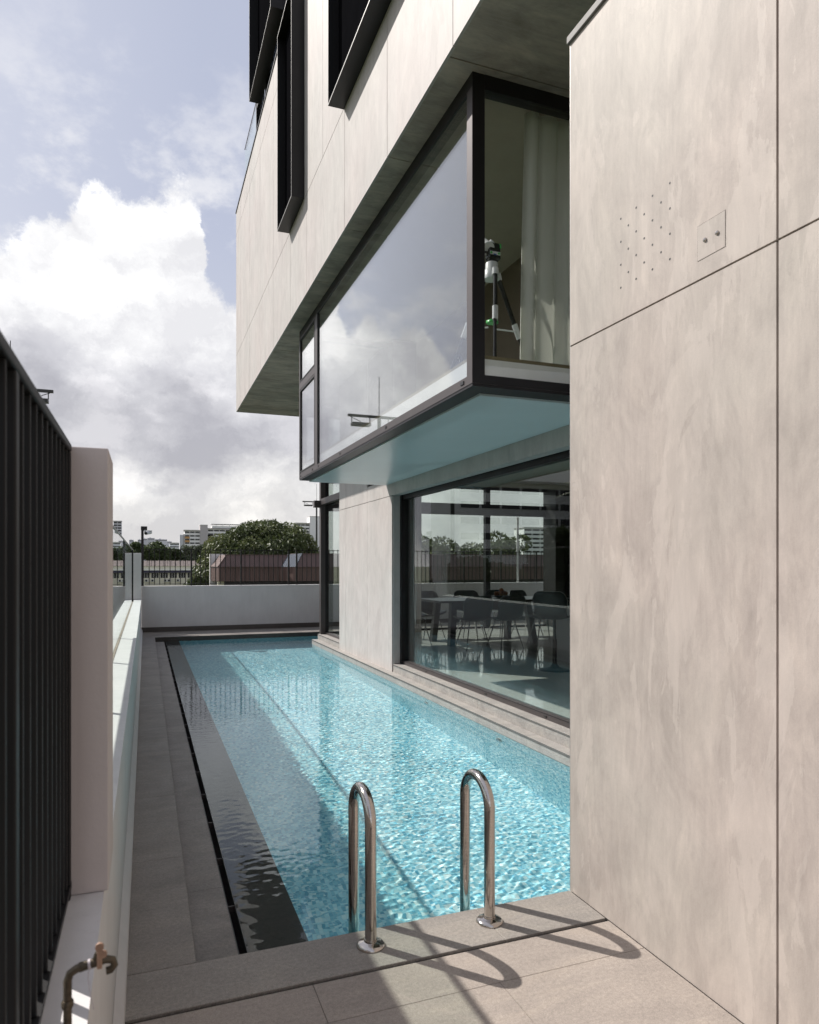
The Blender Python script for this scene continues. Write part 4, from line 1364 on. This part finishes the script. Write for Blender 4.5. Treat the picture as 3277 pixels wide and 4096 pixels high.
bk3 = block('housing_block', 112.0, 122.5, 550, 10, hz(25.6), 2.75, 'apartment block with dark windows just left of the black corner post', bay=3.5)
twr2 = thing('stair_tower', (127, 550, -6), 'plain beige lift tower just left of the black corner post', 'tower')
B(122.6, 131, 549, 560, -6, hz(29.6)).build('wall', 'block_white', twr2)
B(122.5, 131.1, 548.8, 560.2, hz(29.6), hz(29.6) + 0.4).build('roof', 'block_grey', twr2)

# far skyline
sky_l = [
    (-18.6, -13.6, 31.5, 'far_grey', 'small grey tower on the skyline, left of the camera post'),
    (-9.0, -3.6, 31.9, 'far_grey', 'grey slab on the skyline directly behind the camera post'),
    (-3.5, 1.7, 33.2, 'far_grey', 'slightly taller grey slab on the skyline right of the camera post'),
    (1.8, 10.3, 34.0, 'far_grey', 'widest grey slab on the skyline, highest right of the camera post'),
    (10.6, 24.5, 32.6, 'far_grey', 'long low pale grey slab stepping down on the skyline'),
    (24.8, 29.8, 30.2, 'far_grey', 'narrow dark block at the end of the grey skyline row'),
]
for (x0, x1, zt, mm, lb) in sky_l:
    t = thing('skyline_block', ((x0 + x1) / 2, 905, -6), lb, 'building', 'distant blocks on the skyline')
    B(x0, x1, 900, 912, -6, zt).build('wall', mm, t)
    B(x0 + 0.5, x1 - 0.5, 899.8, 899.95, zt - 1.6, zt - 0.9).build('window_band', 'dark_pane', t)
    B(x0 + (x1 - x0) * 0.3, x0 + (x1 - x0) * 0.5, 902, 908, zt, zt + 0.9).build('plant_room', mm, t)
block('white_block', 27.0, 39.5, 880, 14, 27.6, 3.0, 'white distant block with a fine window grid, left of the housing block', depth=10, wallm='far_white', bay=1.4, maxw=54, wh=0.5)
block('glass_tower', -35.8, -27.0, 900, 20, 53.5, 3.2, 'tall grey glass tower seen above the balustrade rail at the far left', depth=12, wallm='far_grey', bay=3.0, maxw=45, wh=0.55)
block('white_block', -31.5, -24.5, 880, 12, 30.5, 3.0, 'small white block seen through the balustrade glass at the far left', depth=10, wallm='far_white', bay=1.4, maxw=40, wh=0.5)


# ---------------------------------------------------------------- trees
def leaves(name, m, parent, lumps, n, size, seed=1, droop=0.4, aspect=0.35, shell=0.35):
    rg = np.random.default_rng(seed)
    L = np.array(lumps, float)                       # cx cy cz rx ry rz
    wgt = (L[:, 3] * L[:, 5])
    which = rg.choice(len(L), n, p=wgt / wgt.sum())
    d = rg.normal(size=(n, 3))
    d /= np.linalg.norm(d, axis=1)[:, None]
    rad = 1 - shell * rg.random(n) ** 1.6
    c = L[which, :3] + d * L[which, 3:6] * rad[:, None]
    # clumps: pull to sub-centres to open gaps
    ax = rg.normal(size=(n, 3)) * 0.6 + d
    ax[:, 2] -= droop
    ax /= np.linalg.norm(ax, axis=1)[:, None]
    sd = np.cross(ax, rg.normal(size=(n, 3)))
    sd /= np.linalg.norm(sd, axis=1)[:, None]
    ln = size * (0.6 + 0.8 * rg.random(n))[:, None]
    wd = ln * aspect
    p0 = c - ax * ln * 0.5
    p1 = c + sd * wd * 0.5
    p2 = c + ax * ln * 0.5
    p3 = c - sd * wd * 0.5
    V = np.stack([p0, p1, p2, p3], 1).reshape(-1, 3)
    o = np.array(ORG[parent.name])
    V = V - o
    F = np.arange(4 * n).reshape(n, 4)
    me = bpy.data.meshes.new(name)
    me.from_pydata(V.tolist(), [], F.tolist())
    me.materials.append(M[m])
    at = me.attributes.new('leafv', 'FLOAT', 'FACE')
    tone = (rg.random(len(L))[which] * 0.45 + rg.random(n) * 0.55)
    at.data.foreach_set('value', tone.astype(np.float32))
    ob = bpy.data.objects.new(name, me)
    COL.objects.link(ob)
    ob.parent = parent
    ORG[ob.name] = ORG[parent.name]
    return ob


def lumps_on(cx, cy, cz, rx, ry, rz, n, lr, seed, low=-0.5):
    rg = random.Random(seed)
    out = [(cx, cy, cz - rz * 0.1, rx * 0.72, ry * 0.72, rz * 0.72)]
    k = 0
    while k < n:
        v = Vector((rg.gauss(0, 1), rg.gauss(0, 1), rg.gauss(0, 1))).normalized()
        if v.z < low:
            continue
        s = lr * rg.uniform(0.65, 1.25)
        f = 1 - s / max(rx, rz) * 0.75
        out.append((cx + v.x * rx * f, cy + v.y * ry * f, cz + v.z * rz * f, s * 1.15, s * 1.15, s * 0.85))
        k += 1
    return out


def tree(name, label, lumps, n, size, mm, trunk, tr_r, seed, group=None, **kw):
    bx, by = trunk
    t = thing(name, (bx, by, -6), label, 'tree', group)
    cz = sum(l[2] for l in lumps) / len(lumps)
    tk = MB().tube([(bx, by, -6.1), (bx + 0.2, by, -6 + (cz + 6) * 0.5), (bx, by, cz)], [tr_r, tr_r * 0.75, tr_r * 0.45], 10)
    rg = random.Random(seed)
    for l in rg.sample(lumps, min(7, len(lumps))):
        tk.tube([(bx, by, -6 + (cz + 6) * 0.55), ((bx + l[0]) / 2, (by + l[1]) / 2, (cz + l[2]) / 2 - 0.2), (l[0], l[1], l[2])], [tr_r * 0.45, tr_r * 0.28, tr_r * 0.1], 6)
    tk.build('trunk', 'bark', t)
    leaves('crown', mm, t, lumps, n, size, seed, **kw)
    return t


mango = lumps_on(9.05, 57, 0.9, 5.3, 4.4, 4.1, 60, 1.15, 5, -0.45)
mango += [(6.9, 56.5, 3.3, 1.3, 1.5, 1.1), (8.0, 56.3, 4.1, 1.3, 1.3, 0.95), (9.4, 56.3, 4.35, 1.4, 1.4, 0.95), (10.8, 56.5, 4.15, 1.3, 1.3, 0.95), (11.9, 56.5, 3.3, 1.3, 1.3, 1.0), (12.9, 56.8, 2.0, 1.3, 1.3, 1.2), (13.4, 56.8, 0.8, 1.2, 1.2, 1.2)]
mango += lumps_on(4.7, 54.5, -0.2, 1.5, 1.5, 1.9, 10, 0.65, 8, -0.8)
mango += lumps_on(3.6, 54.2, -0.5, 0.85, 0.8, 1.3, 6, 0.45, 9, -0.8)
tree('mango_tree', 'broad dense dark green tree with glossy leaves above the brown metal building', mango, 70000, 0.30, 'mango_leaf', (8.6, 57.5), 0.45, 21, droop=0.9, aspect=0.34, shell=0.5)

far = [
    ('rain_tree', 'wide bushy tree between the camera post and the low tiled roof', (3.2, 262, 5.2, 5.2, 4, 4.6), 26, 1.5, 9000, 31),
    ('rain_tree', 'bushy tree behind the camera post, its top reaching left of it', (-3.6, 264, 5.0, 4.2, 4, 4.6), 20, 1.3, 7000, 32),
    ('rain_tree', 'dark tree seen through the balustrade glass at the far left', (-12.5, 262, 4.6, 5.5, 4, 4.2), 20, 1.4, 7000, 33),
    ('rain_tree', 'low tree right of the wide bushy one, behind the railing', (9.6, 266, 3.8, 4.0, 3.5, 3.8), 18, 1.2, 6000, 34),
    ('rain_tree', 'pale spreading tree in front of the orange panelled housing block', (15.5, 268, 4.0, 6.0, 4.5, 5.2), 26, 1.5, 9000, 35),
    ('rain_tree', 'tall spreading tree just left of the big dark tree', (22.5, 266, 4.6, 6.0, 4.5, 6.8), 26, 1.6, 9000, 36),
]
for (nm, lb, (cx, cy, cz, rx, ry, rz), nl, lr, n, sd) in far:
    lumps = lumps_on(cx, cy, cz, rx, ry, rz, nl, lr, sd, -0.6)
    lumps += [(cx + rr * rx * 0.8, cy, -1.5, rx * 0.5, 3, 4.0) for rr in (-1, 0, 1)]
    tree(nm, lb, lumps, n, 0.75, 'rain_leaf' if cx < 12 else 'far_leaf', (cx, cy), 0.5, sd, 'trees beyond the low tiled building', droop=0.2, aspect=0.6, shell=0.5)


def palm(name, label, x, y, z0, z1, nf, ln, sd, mm='palm_leaf'):
    t = thing(name, (x, y, z0), label, 'palm')
    MB().tube([(x, y, z0), (x + 0.15, y, (z0 + z1) / 2), (x, y, z1)], [0.16, 0.12, 0.10], 8).build('trunk', 'bark', t)
    rg = random.Random(sd)
    V, F = [], []
    for k in range(nf):
        a = 2 * math.pi * k / nf + rg.uniform(-0.2, 0.2)
        e = rg.uniform(0.1, 1.25)
        for j in range(16):
            s = 0.12 + 0.88 * j / 15
            r = ln * s * math.cos(e) + ln * 0.15 * s * s
            zz = z1 + ln * s * math.sin(e) - ln * 0.55 * s * s
            c = Vector((x + r * math.cos(a), y + r * math.sin(a), zz))
            rad = Vector((math.cos(a), math.sin(a), 0))
            sdv = Vector((-math.sin(a), math.cos(a), 0))
            for sg_ in (-1, 1):
                tip = c + (sdv * sg_ * 0.8 + rad * 0.5 + Vector((0, 0, -0.25))) * ln * 0.28 * math.sin(math.pi * min(1, s * 0.9 + 0.1)) 
                o = len(V)
                V += [c - rad * ln * 0.016, c + rad * ln * 0.016, tip]
                F.append((o, o + 1, o + 2))
    me = bpy.data.meshes.new('fronds')
    me.from_pydata([(p.x - x, p.y - y, p.z - z0) for p in V], [], F)
    me.materials.append(M[mm])
    at = me.attributes.new('leafv', 'FLOAT', 'FACE')
    at.data.foreach_set('value', [rg.random() for _ in F])
    ob = bpy.data.objects.new('fronds', me)
    COL.objects.link(ob)
    ob.parent = t
    ORG[ob.name] = Vector((x, y, z0))
    return t


palm('small_palm', 'bright green palm tuft above the brown building next to the black corner post', 10.5, 46.5, -6, 2.0, 16, 1.1, 4)


# floodlight masts
def flood(x, y, z, zb, half, label):
    t = thing('floodlight_mast', (x, y, zb), label, 'floodlight', 'floodlight masts beyond the boundary')
    MB().tube([(x, y, zb), (x, y, z)], [0.11, 0.07], 12).build('pole', 'lamp_metal', t)
    B(x - half, x + half, y - 0.05, y + 0.05, z - 0.04, z + 0.05).build('crossarm', 'lamp_metal', t)
    MB().tube([(x, y, z), (x, y, z + 1.55)], 0.014, 6).build('lightning_rod', 'lamp_metal', t)
    for s_ in (-1, 1):
        xa, xb_ = x + s_ * half * 0.30, x + s_ * half * 0.88
        lm = B(xa, xb_, y - 0.16, y + 0.16, z - 0.38, z - 0.27).build('lamp', 'lamp_metal', t)
        MB().tube([(xa, y, z - 0.04), (xa, y, z - 0.27)], 0.018, 6).tube([(xb_, y, z - 0.04), (xb_, y, z - 0.27)], 0.018, 6).build('bracket', 'lamp_metal', lm)
        MB().tube([(xb_ + s_ * 0.05, y, z - 0.05), ((xa + xb_) / 2, y, z - 0.22), ((xa + xb_) / 2, y, z - 0.27)], 0.013, 6).build('cable', 'lamp_metal', lm)
    return t


flood(-4.10, 25.7, 7.36, -6, 1.25, 'floodlight crossarm showing just above the black fence on the left')
flood(14.0, 60.0, 7.15, -6, 1.25, 'small floodlight crossarm beside the black corner post under the bay')

# things left of the pool that the windows mirror
bl1 = block('housing_block', -92, -48, 120, -6, 17.5, 3.0, 'long white housing block left of the pool, mirrored in the dining room window', depth=14, bay=4.2, maxw=95)
tree('broad_tree', 'leafy tree left of the pool, mirrored in the big window', lumps_on(-21, 42, 1.2, 3.6, 3.6, 3.6, 22, 1.2, 41, -0.6), 11000, 0.5, 'rain_leaf', (-17, 42), 0.35, 41, droop=0.3, aspect=0.5)
tree('broad_tree', 'lower leafy tree left of the pool, mirrored at the far edge of the big window', lumps_on(-11.5, 38, -0.5, 3.0, 3.0, 2.6, 18, 0.9, 42, -0.6), 8000, 0.5, 'rain_leaf', (-11.5, 38), 0.3, 42, droop=0.3, aspect=0.5)
palm('tall_palm', 'tall palm left of the pool, mirrored high in the big window', -13.5, 29, -6, 5.2, 22, 2.2, 6)
tree('broad_tree', 'dark leafy tree seen through the left half of the dining room glass', lumps_on(19.5, 50, 0.6, 4.6, 4, 3.2, 26, 1.1, 43, -0.6), 14000, 0.36, 'mango_leaf', (19.5, 50), 0.35, 43, droop=0.6, aspect=0.4)
tree('broad_tree', 'taller leafy tree seen through the dining room glass right of the mullion', lumps_on(26.5, 51, 1.0, 4.6, 4, 4.0, 26, 1.1, 44, -0.6), 14000, 0.36, 'mango_leaf', (26.5, 51), 0.35, 44, droop=0.6, aspect=0.4)
block('housing_block', 243, 262, 420, -6, 27, 3.0, 'white apartment block seen through the right of the dining room glass', depth=14, bay=5, maxw=70)
for xx, zt, lb in ((10.54, 3.05, 'thin white pipe post rising behind the railing, seen through the dining room glass'),):
    t = thing('pipe_post', (xx, 18.6, -6), lb, 'post')
    MB().tube([(xx, 18.6, -6), (xx, 18.6, zt)], 0.035, 12).build('pipe', 'white_paint', t)
    MB().tube([(xx, 18.6, zt), (xx, 18.6, zt + 0.03)], 0.045, 12).build('cap', 'white_paint', t)
print('objects', len(bpy.data.objects))
